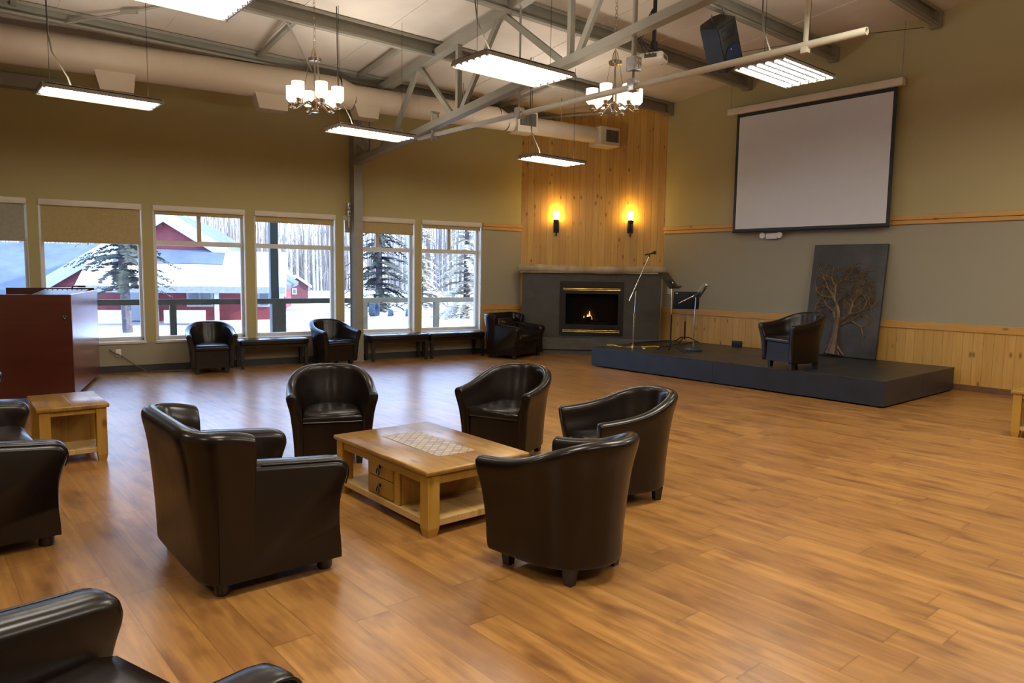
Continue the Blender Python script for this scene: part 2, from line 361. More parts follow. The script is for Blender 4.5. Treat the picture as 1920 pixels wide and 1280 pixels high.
# trims right of the last window
def wobj(mb, name, mt, label=None, smooth=False): return struct(place(mb.build(name, mt, None, smooth), W(0), WA), label)
m = MB(); m.bb(7.03, 7.93, -0.02, 0, 0.08, 0.86); wobj(m, 'trim_5', planks('pine_short', (0.60, 0.36, 0.10), (0.5, 0.27, 0.07), (0.4, 0.2, 0.05), 'X', 'Z', 0.13, None, True, 0.45, 0.05), 'short pine wainscot between the last window and the fireplace')
m = MB(); m.bb(7.03, 7.93, -0.035, 0, 0.86, 0.975, 0.006); wobj(m, 'trim_6', M['pine_rail_x'], 'pine cap rail beside the fireplace')
m = MB(); m.bb(7.03, 7.93, -0.03, 0, 2.44, 2.50, 0.006); m.bb(7.03, 7.93, -0.045, 0, 2.503, 2.57, 0.006); wobj(m, 'trim_7', M['pine_rail_x'], 'double pine picture rail beside the fireplace')
m = MB(); m.bb(-7, 7.93, -0.012, 0, 0, 0.105); wobj(m, 'baseboard_windows', M['baseb'])
# windows
for i, (a, b) in enumerate(wins):
    m = MB(); f0, f1 = 0.125, 0.20
    m.bb(a, a+0.055, f0, f1, ZS, ZH); m.bb(b-0.055, b, f0, f1, ZS, ZH)
    m.bb(a, b, f0, f1, ZS, ZS+0.06); m.bb(a, b, f0, f1, ZH-0.06, ZH)
    m.bb(a+.055, b-.055, f0, f1, 1.955, 2.03)
    root = wobj(m, 'window_%d' % (i+1), M['frame'], 'tall window with a divided transom light')
    if i != 3:
        c = (a+b)/2; m = MB(); m.bb(c-0.03, c+0.03, f0+.01, f1-.01, 2.03, ZH-0.06); m.build('mullion', M['jamb'], root, False)
    m = MB(); m.bb(a+.05, b-.05, 0.16, 0.164, ZS+.05, 1.97); m.bb(a+.05, b-.05, 0.16, 0.164, 2.01, ZH-.05); m.build('pane', M['glass'], root, False)
    m = MB(); m.bb(a-0.012, b+0.012, -0.022, 0.125, ZS-0.035, ZS+0.004, 0.006); m.build('sill', M['frame'], root, False)
    m = MB(); m.bb(a, a+0.014, 0.0, 0.125, ZS, ZH); m.build('casing', M['frame'], root, False); m = MB(); m.bb(b-0.014, b, 0.0, 0.125, ZS, ZH); m.build('casing', M['frame'], root, False)
# roller blinds
blinds = [(0, 1.972, 'leftmost roller blind half lowered with grey cloth at the frame edge', True), (1, 1.972, 'tan roller blind half lowered over the spruce tree window', False), (2, 2.44, 'rolled up blind over the red gable window', False),
          (3, 2.40, 'rolled up blind over the small red shed window', False), (4, 2.29, 'roller blind slightly lowered just right of the steel column', False), (5, 2.43, 'rolled up blind over the window nearest the fireplace', False)]
for i, zb, lab, g in blinds:
    a, b = wins[i]; t = thing('roller_blind', lab, 'blind', W(0), WA, 'roller blinds on the windows')
    m = MB(); m.bb(a+0.002, b-0.002, -0.03, 0.03, ZH-0.085, ZH+0.005, 0.01); m.build('cassette', M['cream'], t)
    m = MB(); m.bb(a+0.03, b-0.03, 0.010, 0.014, zb, ZH-0.06); m.build('shade', M['blindg'] if g else M['blind'], t, False)
    m = MB(); m.bb(a+0.03, b-0.03, 0.004, 0.02, zb-0.02, zb+0.008, 0.004); m.build('hem_bar', M['blind'], t, False)
# steel column
m = MB(); m.bb(4.335, 4.49, -0.26, -0.245, 0, 4.55); m.bb(4.335, 4.49, -0.035, -0.02, 0, 4.55); m.bb(4.345, 4.353, -0.25, -0.03, 0, 4.55); m.bb(4.30, 4.51, -0.28, 0, 0, 0.015)
wobj(m, 'column', M['steel'], 'painted steel column in front of the window wall')
# purlins along x
PY = [(10.66, 0.17), (9.0, 0.22), (7.31, 0.22), (5.77, 0.22), (4.28, 0.22), (2.75, 0.22)]
for k, (y, h) in enumerate(PY):
    zt = ceil_z(y)-0.005; m = MB()
    m.bb(-5.0, 11.69, y-0.004, y+0.004, zt-h, zt); m.bb(-5.0, 11.69, y-0.075, y+0.0, zt-h, zt-h+0.008); m.bb(-5.0, 11.69, y-0.075, y, zt-0.008, zt)
    m.bb(-5, 11.69, y-0.077, y-0.069, zt-h, zt-h+0.03); m.bb(-5, 11.69, y-0.077, y-0.069, zt-0.04, zt)
    m.bb(11.55, 11.69, y-0.08, y+0.06, zt-h-0.01, zt)
    struct(m.build('ceiling_beam', M['steel'], None, False), 'grey steel purlin running under the ceiling')
# bridging angles between purlins
m = MB()
for (x, ya, yb) in ((4.05, 10.62, 9.05), (6.0-0.35, 10.62, 9.05), (8.6, 10.62, 9.05), (1.1, 10.62, 9.05)):
    m.bar((x+.12, ya, ceil_z(ya)-0.06), (x, yb, ceil_z(yb)-0.14), 0.06, 0.05)
struct(m.build('ceiling_beam', M['steel'], None, False), 'short bridging angles between the first two purlins')
m = MB(); m.bar((9.0, 10.7, 4.47), (10.7, 9.05, 4.66), 0.035, 0.035); struct(m.build('ceiling_beam', M['steel'], None, False), 'sloping brace rod near the pine wall')
m = MB(); m.tube([(1.72, 10.6, 4.57), (2.65, 9.85, 4.81)], 0.014, 6); m.box((2.35, 10.09, 4.735), (0.2, 0.05, 0.05), 0.01, Matrix.Rotation(-0.68, 3, 'Z')); struct(m.build('ceiling_beam', M['steel'], None, False), 'thin tie rod with turnbuckle above the left strip light')
m = MB(); m.tube([(3.9, 9.0, 4.70), (5.0, 10.6, 4.58)], 0.014, 6); struct(m.build('ceiling_beam', M['steel'], None, False), 'thin tie rod crossing behind the left chandelier')
# eave strut behind the duct
m = MB(); m.bb(-5, 0.15, -0.3, -0.1, 4.03, 4.2); wobj(m, 'trim_8', M['steel'], 'dark eave beam end behind the duct')
# roof truss
XT = 6.16
t = thing('roof_truss', 'grey steel roof truss rising from the column towards the viewer', 'truss', (XT, 0, 0)); tag(t, kind='structure')
def bz(y): return 3.455+0.119*(11.42-y)
def tz(y): return 4.56+0.135*(10.4-y)
m = MB(); m.bar((0, 11.44, bz(11.44)+.01), (0, 1.5, bz(1.5)+.01), 0.13, 0.105, bev=0.006)
m.build('bottom_chord', M['steel'], t, False)
m = MB(); m.bar((0, 10.75, tz(10.75)), (0, 1.5, tz(1.5)), 0.14, 0.12, bev=0.006); m.build('top_chord', M['steel'], t, False)
webs = [((9.45, 1), (10.32, 0)), ((9.45, 1), (8.55, 0)), ((7.5, 1), (8.4, 0)), ((7.5, 1), (6.3, 0)), ((8.44, 1), (8.44, 0)), ((6.22, 1), (6.22, 0)), ((5.45, 1), (6.12, 0)), ((5.45, 1), (4.3, 0)), ((4.2, 1), (4.2, 0)), ((3.4, 1), (4.1, 0))]
for (ya, ka), (yb, kb) in webs:
    m = MB(); m.bar((0, ya, tz(ya)), (0, yb, bz(yb)), 0.055, 0.075); m.build('web', M['steel'], t, False)
m = MB(); m.prism([(10.7, bz(10.7)), (10.0, bz(10.0)), (10.15, bz(10.15)+0.2), (10.5, bz(10.5)+.2)], 'x', -0.012, 0.012)
m.prism([(11.45, bz(11.45)-.02), (10.9, bz(10.9)), (11.45, bz(11.45)+0.35)], 'x', -0.012, 0.012); m.build('gusset_plate', M['steel'], t, False)
m = MB(); m.bar((-0.05, 11.45, 4.45), (-.05, 10.95, 3.6), 0.05, 0.06); m.bar((0.05, 11.0, 4.3), (0.05, 11.0, 3.6), 0.05, 0.05); m.build('knee_brace', M['steel'], t, False)
# hidden power bits on the column
t = thing('column_outlet', 'small double outlet box fixed to the steel column side', 'outlet', W(4.29, -0.11, 2.66), WA)
for z in (0.06, -0.07):
    m = MB(); m.box((0, 0, z), (0.06, 0.07, 0.11), 0.006); bx_ = m.build('box', M['galv'], t)
    m = MB(); m.lathe([(0.018, -.037), (0.018, -0.033)], (0, 0, z), 12, Matrix.Rotation(-pi/2, 3, 'X')); m.build('socket', M['black'], bx_)
m = MB(); m.tube([(0, 0, -.12), (0, 0, -0.3), (0.01, 0.06, -0.31)], 0.012); m.build('bulb', M['white'], t)
t = thing('wall_outlet', 'white wall outlet under the spruce tree window', 'outlet', W(0.683, 0, 0.30), WA)
m = MB(); m.box((0, -0.004, 0), (0.075, 0.008, 0.118), 0.003); m.build('plate', M['white'], t)
m = MB(); m.box((0.0, -0.02, -0.025), (0.03, 0.03, 0.03), 0.006); m.build('plug', M['yellow'], t)

# ------------------------------------------------------------------ duct
DO = -1.3
t = thing('air_duct', 'round beige air duct running along the window wall ceiling', 'duct', W(0, DO), WA)
ZB = 4.094
m = MB(); m.tube([(-6.0, 0, ZB+.232), (3.7, 0, ZB+.232)], 0.232, 28); m.tube([(3.7, 0, ZB+.232), (3.95, 0, ZB+.19)], [0.232, 0.19], 28, False)
m.tube([(3.95, 0, ZB+.19), (6.55, 0, ZB+.19)], 0.19, 28); m.tube([(6.55, 0, ZB+.19), (6.75, 0, ZB+.15)], [0.19, 0.15], 28, False); m.tube([(6.75, 0, ZB+.15), (8.75, 0, ZB+.145)], 0.15, 28)
m.build('pipe', M['duct'], t)
for s, r in ((-4.5, .232), (-3.2, .232), (-1.8, .232), (-.4, .232), (1.5, .232), (2.7, .232), (5.0, .19), (6.0, .19), (7.7, .15)):
    m = MB(); m.tube([(s, 0, ZB+r), (s+.02, 0, ZB+r)], r+.003, 28); m.build('joint_band', M['duct'], t)
for (a, b, z) in ((0.46, 0.93, 3.90), (2.46, 2.94, 3.92), (3.95, 4.35, 3.98)):
    m = MB(); m.prism([(a-.02, ZB+.08), (b, ZB+.08), (b-.03, z), (a+.05, z)], 'y', -0.14, 0.14); m.build('register_box', M['duct'], t, False)
m = MB(); m.bb(6.88, 7.30, -0.20, 0.15, ZB-.01, 4.44, 0.01); rb = m.build('register_box', M['duct'], t, False)
m = MB(); m.bb(6.92, 7.26, -0.206, -0.2, 4.19, 4.41)
for k in range(6): m.bb(6.94+k*.055, 6.95+k*.055, -0.214, -0.2, 4.19, 4.41)
m.build('register_grille', M['grille'], rb, False)
m = MB(); m.bb(8.72, 9.20, -0.20, 0.16, 4.035, 4.39, 0.02); rb = m.build('end_box', M['duct'], t, False)
m = MB(); m.bb(8.86, 9.16, -0.207, -0.2, 4.11, 4.33)
for k in range(7): m.bb(8.875+k*.042, 8.885+k*.042, -0.213, -0.2, 4.11, 4.33)
m.bb(9.0, 9.02, -0.215, -0.2, 4.11, 4.33); m.build('register_grille', M['grille'], rb, False)
for s in (0.9, 3.4, 5.9, 7.95):
    m = MB(); m.tube([(s, 0.0, 4.35), (s, 0, ceil_z((UW*s+NW*(DW+DO)).y)-0.01)], 0.008, 6); m.build('hanger_rod', M['steel'], t)

# ------------------------------------------------------------------ hanging strip lights
def strip_light(n, Lx, Wy):
    root = bpy.data.objects.new('strip_light', None); COL.objects.link(root)
    m = MB(); hw, hl = Wy/2, Lx/2
    m.prism([(-hw, 0), (-hw+0.03, 0.06), (hw-0.03, 0.06), (hw, 0), (hw-0.004, 0), (hw-0.033, 0.055), (-hw+0.033, 0.055), (-hw+0.004, 0)], 'x', -hl, hl)
    m.prism([(-hw+.01, 0.012), (-hw+0.03, 0.06), (hw-0.03, 0.06), (hw-.01, 0.012)], 'x', -hl, -hl+0.012); m.prism([(-hw+.01, 0.012), (-hw+0.03, 0.06), (hw-0.03, 0.06), (hw-.01, 0.012)], 'x', hl-0.012, hl)
    m.build('reflector_hood', M['reflector'], root, False)
    m = MB(); m.bb(-hl+.014, hl-.014, -hw+0.02, hw-0.02, 0.044, 0.052); m.build('dark_backing', M['darkback'], root, False)  # dark sheet added behind the tubes so the gaps between them stay dark
    for k in range(n):
        y = -hw + Wy*(k+0.5)/n
        m = MB(); m.tube([(-hl+0.04, y, 0.022), (hl-0.04, y, 0.022)], 0.0165, 8); m.build('tube', M['tube'], root)
    for x in (-hl+0.028, hl-0.028):
        for k in range(n):
            y = -hw + Wy*(k+0.5)/n; m = MB(); m.box((x, y, 0.024), (0.018, 0.03, 0.04)); m.build('lampholder', M['white'], root, False)
    return root
def wires(root, Lx, loc):
    for x in (-Lx/2+0.1, Lx/2-0.1):
        for s in (-1,):
            zt = ceil_z(loc[1])-0.01-loc[2]
            m = MB(); m.tube([(x, 0, 0.06), (x, 0, zt)], 0.0028, 5); m.build('hanger_wire', M['dwood'], root)
    zt = ceil_z(loc[1])-0.01-loc[2]
    m = MB(); m.tube([(-Lx/2+0.3, 0, 0.06), (-Lx/2+0.27, 0.02, 0.18), (-Lx/2+0.14, 0.05, 0.42), (-Lx/2+0.11, 0.05, 0.6), (-Lx/2+0.1, 0.05, zt)], 0.008, 6); m.build('power_cord', M['grille'], root)
lights = [((1.785, 8.97, 3.40), 4, 1.14, 0.47, 'lit strip light hanging nearest the left edge, before the duct'), ((4.92, 8.69, 3.40), 4, 1.14, 0.47, 'lit strip light hanging beside the steel column'),
          ((8.20, 8.63, 3.40), 4, 1.14, 0.47, 'lit strip light hanging before the pine fireplace wall'), ((1.56, 5.84, 3.60), 6, 1.2, 0.62, 'lit strip light cut off by the top edge of the photo'),
          ((5.0, 5.86, 3.67), 6, 1.2, 0.62, 'wide lit strip light hanging just in front of the roof truss'), ((7.80, 4.40, 3.88), 6, 1.16, 0.62, 'wide lit strip light hanging near the projection screen')]
for loc, n, lx, wy, lab in lights:
    r = strip_light(n, lx, wy); r.location = loc; tag(r, lab, 'light fixture', 'fluorescent strip lights'); wires(r, lx, loc)
    ul = bpy.data.lights.new('ceiling_fill', 'AREA'); ul.shape = 'RECTANGLE'; ul.size = lx*.9; ul.size_y = wy*.6; ul.energy = 11; ul.color = (1.0, 0.95, 0.84)  # added upward lamp above the closed hood, brightens the ceiling
    uo = bpy.data.objects.new('ceiling_fill', ul); COL.objects.link(uo); uo.location = (loc[0], loc[1], loc[2]+0.075); uo.rotation_euler = (pi, 0, 0)

# ------------------------------------------------------------------ chandeliers
def chandelier(loc, lab):
    t = thing('chandelier', lab, 'chandelier', loc, 0.35, 'six shade chandeliers'); top = ceil_z(loc[1])-loc[2]-0.01
    R = 0.27
    m = MB(); m.lathe([(0.0, -0.19), (0.045, -0.185), (0.05, -0.16), (0.028, -0.14), (0.05, -0.10), (0.06, -0.07), (0.035, -0.05), (0.012, -0.03), (0.012, 0.42), (0.012, 0.42)], seg=16)
    m.build('stem', M['nickel'], t)
    m = MB(); m.lathe([(0.012, 0.40), (0.075, 0.405), (0.08, 0.44), (0.045, 0.455), (0.03, 0.53), (0.012, 0.57)], seg=18); m.build('collar', M['nickel'], t)
    m = MB(); k = 0; z = 0.57
    while z < top-0.02:
        a = (0.012, 0.0) if k % 2 == 0 else (0.0, 0.012)
        m.tube([(-a[0], -a[1], z), (-a[0], -a[1], z+0.05), (a[0], a[1], z+0.05), (a[0], a[1], z), (-a[0], -a[1], z)], 0.0035, 4); z += 0.042; k += 1
    m.build('chain', M['nickel'], t)
    for i in range(3):
        a = i*2*pi/3+0.3; m = MB(); m.tube([(0.06*cos(a), 0.06*sin(a), 0.41), (R*0.6*cos(a), R*0.6*sin(a), -0.09)], 0.004, 5); m.build('stay_rod', M['nickel'], t)
    for i in range(6):
        a = i*pi/3; c, s = cos(a), sin(a)
        m = MB(); m.tube([(r*c, r*s, z) for r, z in ((0.04, -0.09), (0.1, -0.07), (0.16, -0.10), (0.22, -0.145), (R, -0.15), (R+0.005, -0.12))], 0.011, 8)
        m.lathe([(0.01, -0.135), (0.04, -0.13), (0.035, -0.118), (0.02, -0.11), (0.028, -0.07), (0.02, -0.068)], (R*c, R*s, 0), 14); ar = m.build('arm', M['nickel'], t)
        m = MB(); m.lathe([(0.028, -0.072), (0.05, -0.06), (0.073, -0.03), (0.074, 0.115), (0.070, 0.115), (0.068, -0.025), (0.03, -0.06)], (R*c, R*s, 0), 20); m.build('glass_shade', M['globe'], ar)
    return t
chandelier((3.92, 8.27, 3.66), 'lit chandelier with six white shades hanging left of the roof truss')
chandelier((6.72, 6.02, 3.71), 'lit chandelier with six white shades hanging behind the long pipe')

# ------------------------------------------------------------------ long pipe with power boxes, projector, speaker
t = thing('ceiling_pipe', 'long cream pipe hanging level below the roof truss', 'pipe', (6.2, 0, 3.63))
m = MB(); n = 18; r = 0.033
rings = []
for (y, rr) in ((9.52, 0.033), (2.80, 0.033), (2.80, 0.026), (2.95, 0.026)):
    rings.append([(rr*cos(2*pi*k/n), y, rr*sin(2*pi*k/n)) for k in range(n)])
m.loft(rings); m.build('pole', M['pipe'], t)
m = MB(); m.tube([(0, 3.33, -0.06), (0, 3.33, ceil_z(3.33)-3.65)], 0.022, 12); m.box((0, 3.33, -0.02), (0.06, 0.07, 0.1), 0.01); m.build('drop_pipe', M['pipe'], t)
m = MB(); m.box((-0.05, 9.08, 0.12), (0.012, 0.04, 0.42)); m.box((0.05, 9.08, 0.12), (0.012, 0.04, 0.42)); m.box((0, 9.08, 0.32), (0.14, 0.05, 0.02)); m.box((0, 9.08, -0.045), (0.12, 0.05, 0.012)); m.build('clamp', M['steel'], t)
def power_box(y, lab, hi):
    t = thing('power_box', lab, 'outlet box', (6.2, y, 3.63)); zt = ceil_z(y)-3.64
    m = MB(); m.tube([(-0.02, 0, 0.06), (-0.02, 0, zt)], 0.014, 8)
    if hi: m.tube([(-0.02, 0, 0.3), (-0.02, 0, zt)], 0.028, 10)
    m.build('conduit', M['steel'], t)
    for z in ([0.01, 0.23] if hi else [0.01]):
        e = 0.01 if z > .1 else 0
        m = MB(); m.box((-0.02, 0, z), (0.10+2*e, 0.10+2*e, 0.13+2*e), 0.008); bx_ = m.build('box', M['galv'], t)
        for dx in (-0.022, 0.022):
            for dz in (-0.03, 0.03): m = MB(); m.lathe([(0.016, 0), (0.016, 0.006)], (-0.02+dx, -0.05-e, z+dz), 10, Matrix.Rotation(pi/2, 3, 'X')); m.build('socket', M['white'], bx_)
power_box(7.15, 'galvanised outlet box on the pipe near the middle strip light', False)
power_box(5.27, 'pair of outlet boxes on the pipe below the projector', True)
m = MB(); 
t = thing('projector', 'white ceiling projector on a black drop pole', 'projector', (7.45, 6.03, 4.33), radians(-68))
m = MB(); m.box((0, 0, 0), (0.30, 0.27, 0.10), 0.022); m.build('body', M['white'], t)
m = MB(); m.lathe([(0.035, 0.0), (0.04, 0.03), (0.03, 0.032), (0.026, 0.01)], (0.06, 0.135, 0), 16, Matrix.Rotation(-pi/2, 3, 'X')); m.build('lens', M['black'], t)
m = MB(); m.box((0, -0.137, 0.0), (0.16, 0.006, 0.045), 0.002); m.box((0.152, 0, 0), (0.004, 0.15, 0.05)); m.build('port_panel', M['grille'], t)
m = MB(); m.box((0, 0, 0.07), (0.14, 0.12, 0.05), 0.01); m.tube([(0, 0, 0.08), (0, 0, 0.2)], 0.045, 12); m.tube([(0, 0, 0.15), (0, 0, ceil_z(6.03)-4.34)], 0.026, 12); m.build('mount_pole', M['black'], t)
for k, dx in enumerate((-0.05, 0.0, 0.05)):
    m = MB(); m.tube([(dx, -0.14, 0), (dx-.02, -0.2, 0.05), (dx-.1-.03*k, -0.2, 0.2), (dx-.05, -0.08, 0.42), (-.02, -0.03, 0.6)], 0.006, 6); m.build('cable', M['black'], t)
t = thing('loudspeaker', 'black loudspeaker tilted down and hung from a ceiling beam', 'speaker', (8.42, 5.70, 4.63))
t.rotation_euler = (radians(-22), radians(36), radians(160))
m = MB(); m.prism([(-0.16, 0.17), (0.16, 0.17), (0.20, -0.1), (0.12, -0.18), (-0.12, -0.18), (-0.20, -0.1)], 'z', -0.32, 0.32, 0.03, 3); m.build('cabinet', M['black'], t)
m = MB(); m.box((0, 0.172, 0), (0.30, 0.012, 0.58), 0.02); m.build('front_grille', M['spkgrille'], t)
m = MB(); m.lathe([(0.128, 0.0), (0.135, 0.014), (0.12, 0.018), (0.05, 0.006), (0.0, 0.012)], (0.0, 0.178, -0.12), 28, Matrix.Rotation(-pi/2, 3, 'X')); m.build('woofer', M['bluesheen'], t)
m = MB(); m.box((0, 0.178, 0.17), (0.22, 0.02, 0.13), 0.03); m.box((0, 0.188, 0.17), (0.12, 0.012, 0.05), 0.006); m.build('horn', M['black'], t)
m = MB(); m.sphere((0.03, 0.196, -0.03), 0.008, 8, 6); m.build('indicator', M['white'], t)
m = MB(); m.prism([(-0.09, -0.21), (0.09, -0.21), (0.12, 0.02), (0.06, 0.1), (-0.06, 0.1), (-0.12, 0.02)], 'y', -0.192, -0.17, 0.03); m.build('rear_panel', M['spkgrille'], t)
for x in (-0.1, 0.1):
    m = MB(); m.tube([(x, 0.05, 0.32), (x, 0.05, 0.37), (x+0.02, 0.05, 0.4), (x, 0.06, 0.46)], 0.008, 6); m.build('eye_bolt', M['blackm'], t)
m = MB(); m.tube([(8.78, 5.74, 4.60), (10.2, 5.0, 4.95), (11.35, 4.32, 5.17)], 0.006, 5); tag(m.build('tie_cable', M['grille']), 'thin dark tie cable from the loudspeaker to the right beam', 'cable')
# ------------------------------------------------------------------ seating
def subsurf(o, n=2):
    md = o.modifiers.new('smooth', 'SUBSURF'); md.levels = n; md.render_levels = n; return o
def shell(stations, zb, inner_bottom, tk, roll, levels=5):
    """stations: (x, y, nx, ny, ztop, flare, forward_shift) swept along a horseshoe"""
    rings = []
    for (x, y, nx, ny, zt, fl, fs) in stations:
        prof = []
        prof.append((0.0, zb)); prof.append((0.0, zb+0.010))
        for k in range(1, levels):
            q = k/(levels-0.4); z = zb+(zt-0.07-zb)*q; e = ((z-zb)/(zt-zb))
            prof.append((fl*e**1.7, z))
        cx, cz = fl-roll*0.85, zt-roll
        for a in (0, 40, 85, 130, 170): prof.append((cx+roll*cos(radians(a))*1.05, cz+roll*sin(radians(a))))
        prof.append((fl-tk-0.012, zt-roll-0.07)); prof.append((-tk*0.9, inner_bottom+0.14)); prof.append((-tk*0.95, inner_bottom)); prof.append((-tk*0.95, zb+0.012)); prof.append((-tk*0.95, zb))
        ring = []
        for (o_, z) in prof:
            e = max(0.0, (z-zb)/(zt-zb))
            ring.append((x+nx*o_, y+ny*o_+fs*e**2, z))
        rings.append(ring)
    return MB().loft(rings, True, True)
def tub_chair(name, label, group):
    t = thing(name, label, 'chair', (0, 0, 0), 0, group)
    st = []; A, B = 0.305, 0.33; zf, zk = 0.615, 0.775
    def hz(q): q = max(0, min(1, q)); return zf+(zk-zf)*(q*q*(3-2*q))**0.9
    for y, q in ((0.30, 0.0), (0.285, 0.02), (0.20, 0.10), (0.10, 0.2), (0.0, 0.32)):
        st.append((-A, y, -1, 0, hz(q), 0.055, 0.055*max(0, (y)/0.30)))
    N = 12
    for k in range(1, N):
        a = pi+pi*k/N; c, s = cos(a), sin(a); nx, ny = c/A, s/B; l = sqrt(nx*nx+ny*ny); f = 1-abs(k-N/2)/(N/2)
        st.append((A*c, B*s, nx/l, ny/l, hz(0.32+0.68*f*1.35), 0.055+0.03*f, 0))
    for y, q in ((0.0, 0.32), (0.10, 0.2), (0.20, 0.10), (0.285, 0.02), (0.30, 0.0)):
        st.append((A, y, 1, 0, hz(q), 0.055, 0.055*max(0, (y)/0.30)))
    subsurf(shell(st, 0.088, 0.3, 0.075, 0.042).build('shell', M['leather'], t, True, 60))
    def dee(h, r, yf): 
        p = [(-h, yf), (h, yf)]; n = 14
        return [(h, yf)]+[(h*cos(-pi*k/n), -0.0+r*sin(-pi*k/n)) for k in range(n+1)]+[(-h, yf)]
    m = MB(); m.prism(dee(0.238, 0.25, 0.285), 'z', 0.095, 0.365, 0.0); m.build('front_panel', M['leather'], t, True, 40)
    m = MB(); rings = []
    for sc_, z in ((0.96, 0.355), (1.0, 0.375), (1.0, 0.40), (0.97, 0.425), (0.85, 0.443), (0.55, 0.452), (0.15, 0.455)):
        rings.append([(x*sc_, 0.02+(y-0.02)*sc_, z) for x, y in dee(0.236, 0.25, 0.305)])
    m.loft(rings); m.build('seat_cushion', M['leather'], t, True, 75)
    m = MB(); m.tube([(-0.234, 0.30, 0.372), (0.234, 0.30, 0.372)], 0.006, 6); m.build('piping', M['leather'], t)
    for sx in (-1, 1):
        for y in (0.215, -0.20):
            x = sx*0.215 if y > 0 else sx*0.19
            m = MB(); rr = []
            for q, z in ((0.022, 0.0), (0.032, 0.098)): rr.append([(x-q, y-q, z), (x+q, y-q, z), (x+q, y+q, z), (x-q, y+q, z)])
            m.loft(rr); m.build('leg', M['dwood'], t, False)
    return t
def armchair(name, label, w, cushions=1, cat='armchair', group=None):
    t = thing(name, label, cat, (0, 0, 0), 0, group); hw = w/2; at = 0.165
    base = [(-0.30, 0.068), (0.335, 0.068), (0.335, 0.10)]
    ctrl = [(0.333, 0.10), (0.335, 0.26), (0.347, 0.38), (0.375, 0.47), (0.392, 0.53), (0.38, 0.575), (0.335, 0.602), (0.2, 0.615), (-0.16, 0.648), (-0.30, 0.652)]
    prof = base[:]
    for i in range(len(ctrl)-1):
        p0, p1, p2, p3 = ctrl[max(i-1, 0)], ctrl[i], ctrl[i+1], ctrl[min(i+2, len(ctrl)-1)]
        for k in range(1, 5):
            q = k/4; prof.append(tuple(0.5*(2*p1[j]+(p2[j]-p0[j])*q+(2*p0[j]-5*p1[j]+4*p2[j]-p3[j])*q*q+(3*p1[j]-p0[j]-3*p2[j]+p3[j])*q**3) for j in (0, 1)))
    for s in (-1, 1):
        t2 = MB(); x0, x1 = (s*(hw), s*(hw-at)); rings = []
        for f, off in ((0.0, 0.045), (0.05, 0.026), (0.13, 0.011), (0.25, 0.002), (0.5, 0.0), (0.75, 0.002), (0.87, 0.011), (0.95, 0.026), (1.0, 0.045)):
            x = x0+(x1-x0)*f; ring = []
            for (y, z) in prof:
                wf = max(0, min(1, (z-0.15)/0.3)); fy = max(0, min(1, (y-0.25)/0.08)); fz = max(0, min(1, (z-0.45)/0.1))
                ring.append((x, y-off*0.7*fy*wf, z-off*0.85*fz))
            rings.append(ring)
        t2.loft(rings); t2.build('arm', M['leather'], t, True, 60)
        m = MB(); m.tube([(s*(hw-0.014), y-0.006, z-0.008) for y, z in prof[14:34]], 0.004, 6); m.build('piping', M['leather'], t)
    st = []; A = hw; yb = -0.375; rc = 0.13; yf = -0.125
    def stn(x, y, nx, ny, zt, fl): st.append((x, y, nx, ny, zt, fl, 0.02 if y > -0.2 and abs(ny) < .5 else 0))
    for y, z in ((yf, 0.79), (yf-0.015, 0.795), (-0.19, 0.812)): stn(-A, y, -1, 0, z, 0.012)
    for k in range(0, 5):
        a = pi+(pi/2)*k/4; stn(-A+rc+rc*cos(a), yb+rc+rc*sin(a), cos(a), sin(a), 0.825+0.015*k/4, 0.02+0.045*k/4)
    nmid = 3 if w < 1.3 else 5
    for k in range(1, nmid+1): stn((-A+rc)+(2*A-2*rc)*k/(nmid+1), yb, 0, -1, 0.84, 0.065)
    for k in range(0, 5):
        a = 1.5*pi+(pi/2)*k/4; stn(A-rc+rc*cos(a), yb+rc+rc*sin(a), cos(a), sin(a), 0.84-0.015*k/4, 0.065-0.045*k/4)
    for y, z in ((-0.19, 0.812), (yf-0.015, 0.795), (yf, 0.79)): stn(A, y, 1, 0, z, 0.012)
    subsurf(shell(st, 0.064, 0.3, 0.12, 0.05, 5).build('backrest', M['leather'], t, True, 60))
    iw = w-2*at-0.01
    m = MB(); m.bb(-iw/2-.01, iw/2+.01, -0.30, 0.318, 0.07, 0.30, 0.012); m.build('front_rail', M['leather'], t)
    cw = iw/cushions
    for k in range(cushions):
        x0 = -iw/2+cw*k
        m = MB(); rings = []
        for ins, z in ((0.02, 0.295), (0.0, 0.32), (-0.003, 0.37), (0.0, 0.415), (0.03, 0.445), (0.09, 0.458), (0.18, 0.463)):
            a, b, c, d = x0+ins*.7+.002, x0+cw-ins*.7-.002, -0.27+ins*.5, 0.345-ins
            r = 0.035; rings.append([(a+r, c, z), (b-r, c, z), (b, c+r, z), (b, d-r, z), (b-r, d, z), (a+r, d, z), (a, d-r, z), (a, c+r, z)])
        m.loft(rings); m.build('seat_cushion', M['leather'], t, True, 60)
        m = MB(); rings = []
        for q, th in ((0.0, 0.05), (0.05, 0.09), (0.4, 0.115), (0.75, 0.10), (0.95, 0.06), (1.0, 0.03)):
            z = 0.44+q*0.29; yc = -0.225-q*0.045; r = 0.03; a, b = x0+0.006+(0.03*q), x0+cw-0.006-(0.03*q)
            rings.append([(a, yc-0.03, z), (b, yc-0.03, z), (b, yc+th*0.6, z), (b-r*2, yc+th, z), ((a+b)/2, yc+th*1.12, z), (a+r*2, yc+th, z), (a, yc+th*.6, z)])
        m.loft(rings); m.build('back_cushion', M['leather'], t, True, 70)
    for sx in (-1, 1):
        for y in (0.27, -0.27):
            m = MB(); m.lathe([(0.033, 0.0), (0.040, 0.012), (0.040, 0.085)], (sx*(hw-0.075), y, 0), 16); m.build('leg', M['dwood'], t)
    return t
def az(a): return -radians(a)
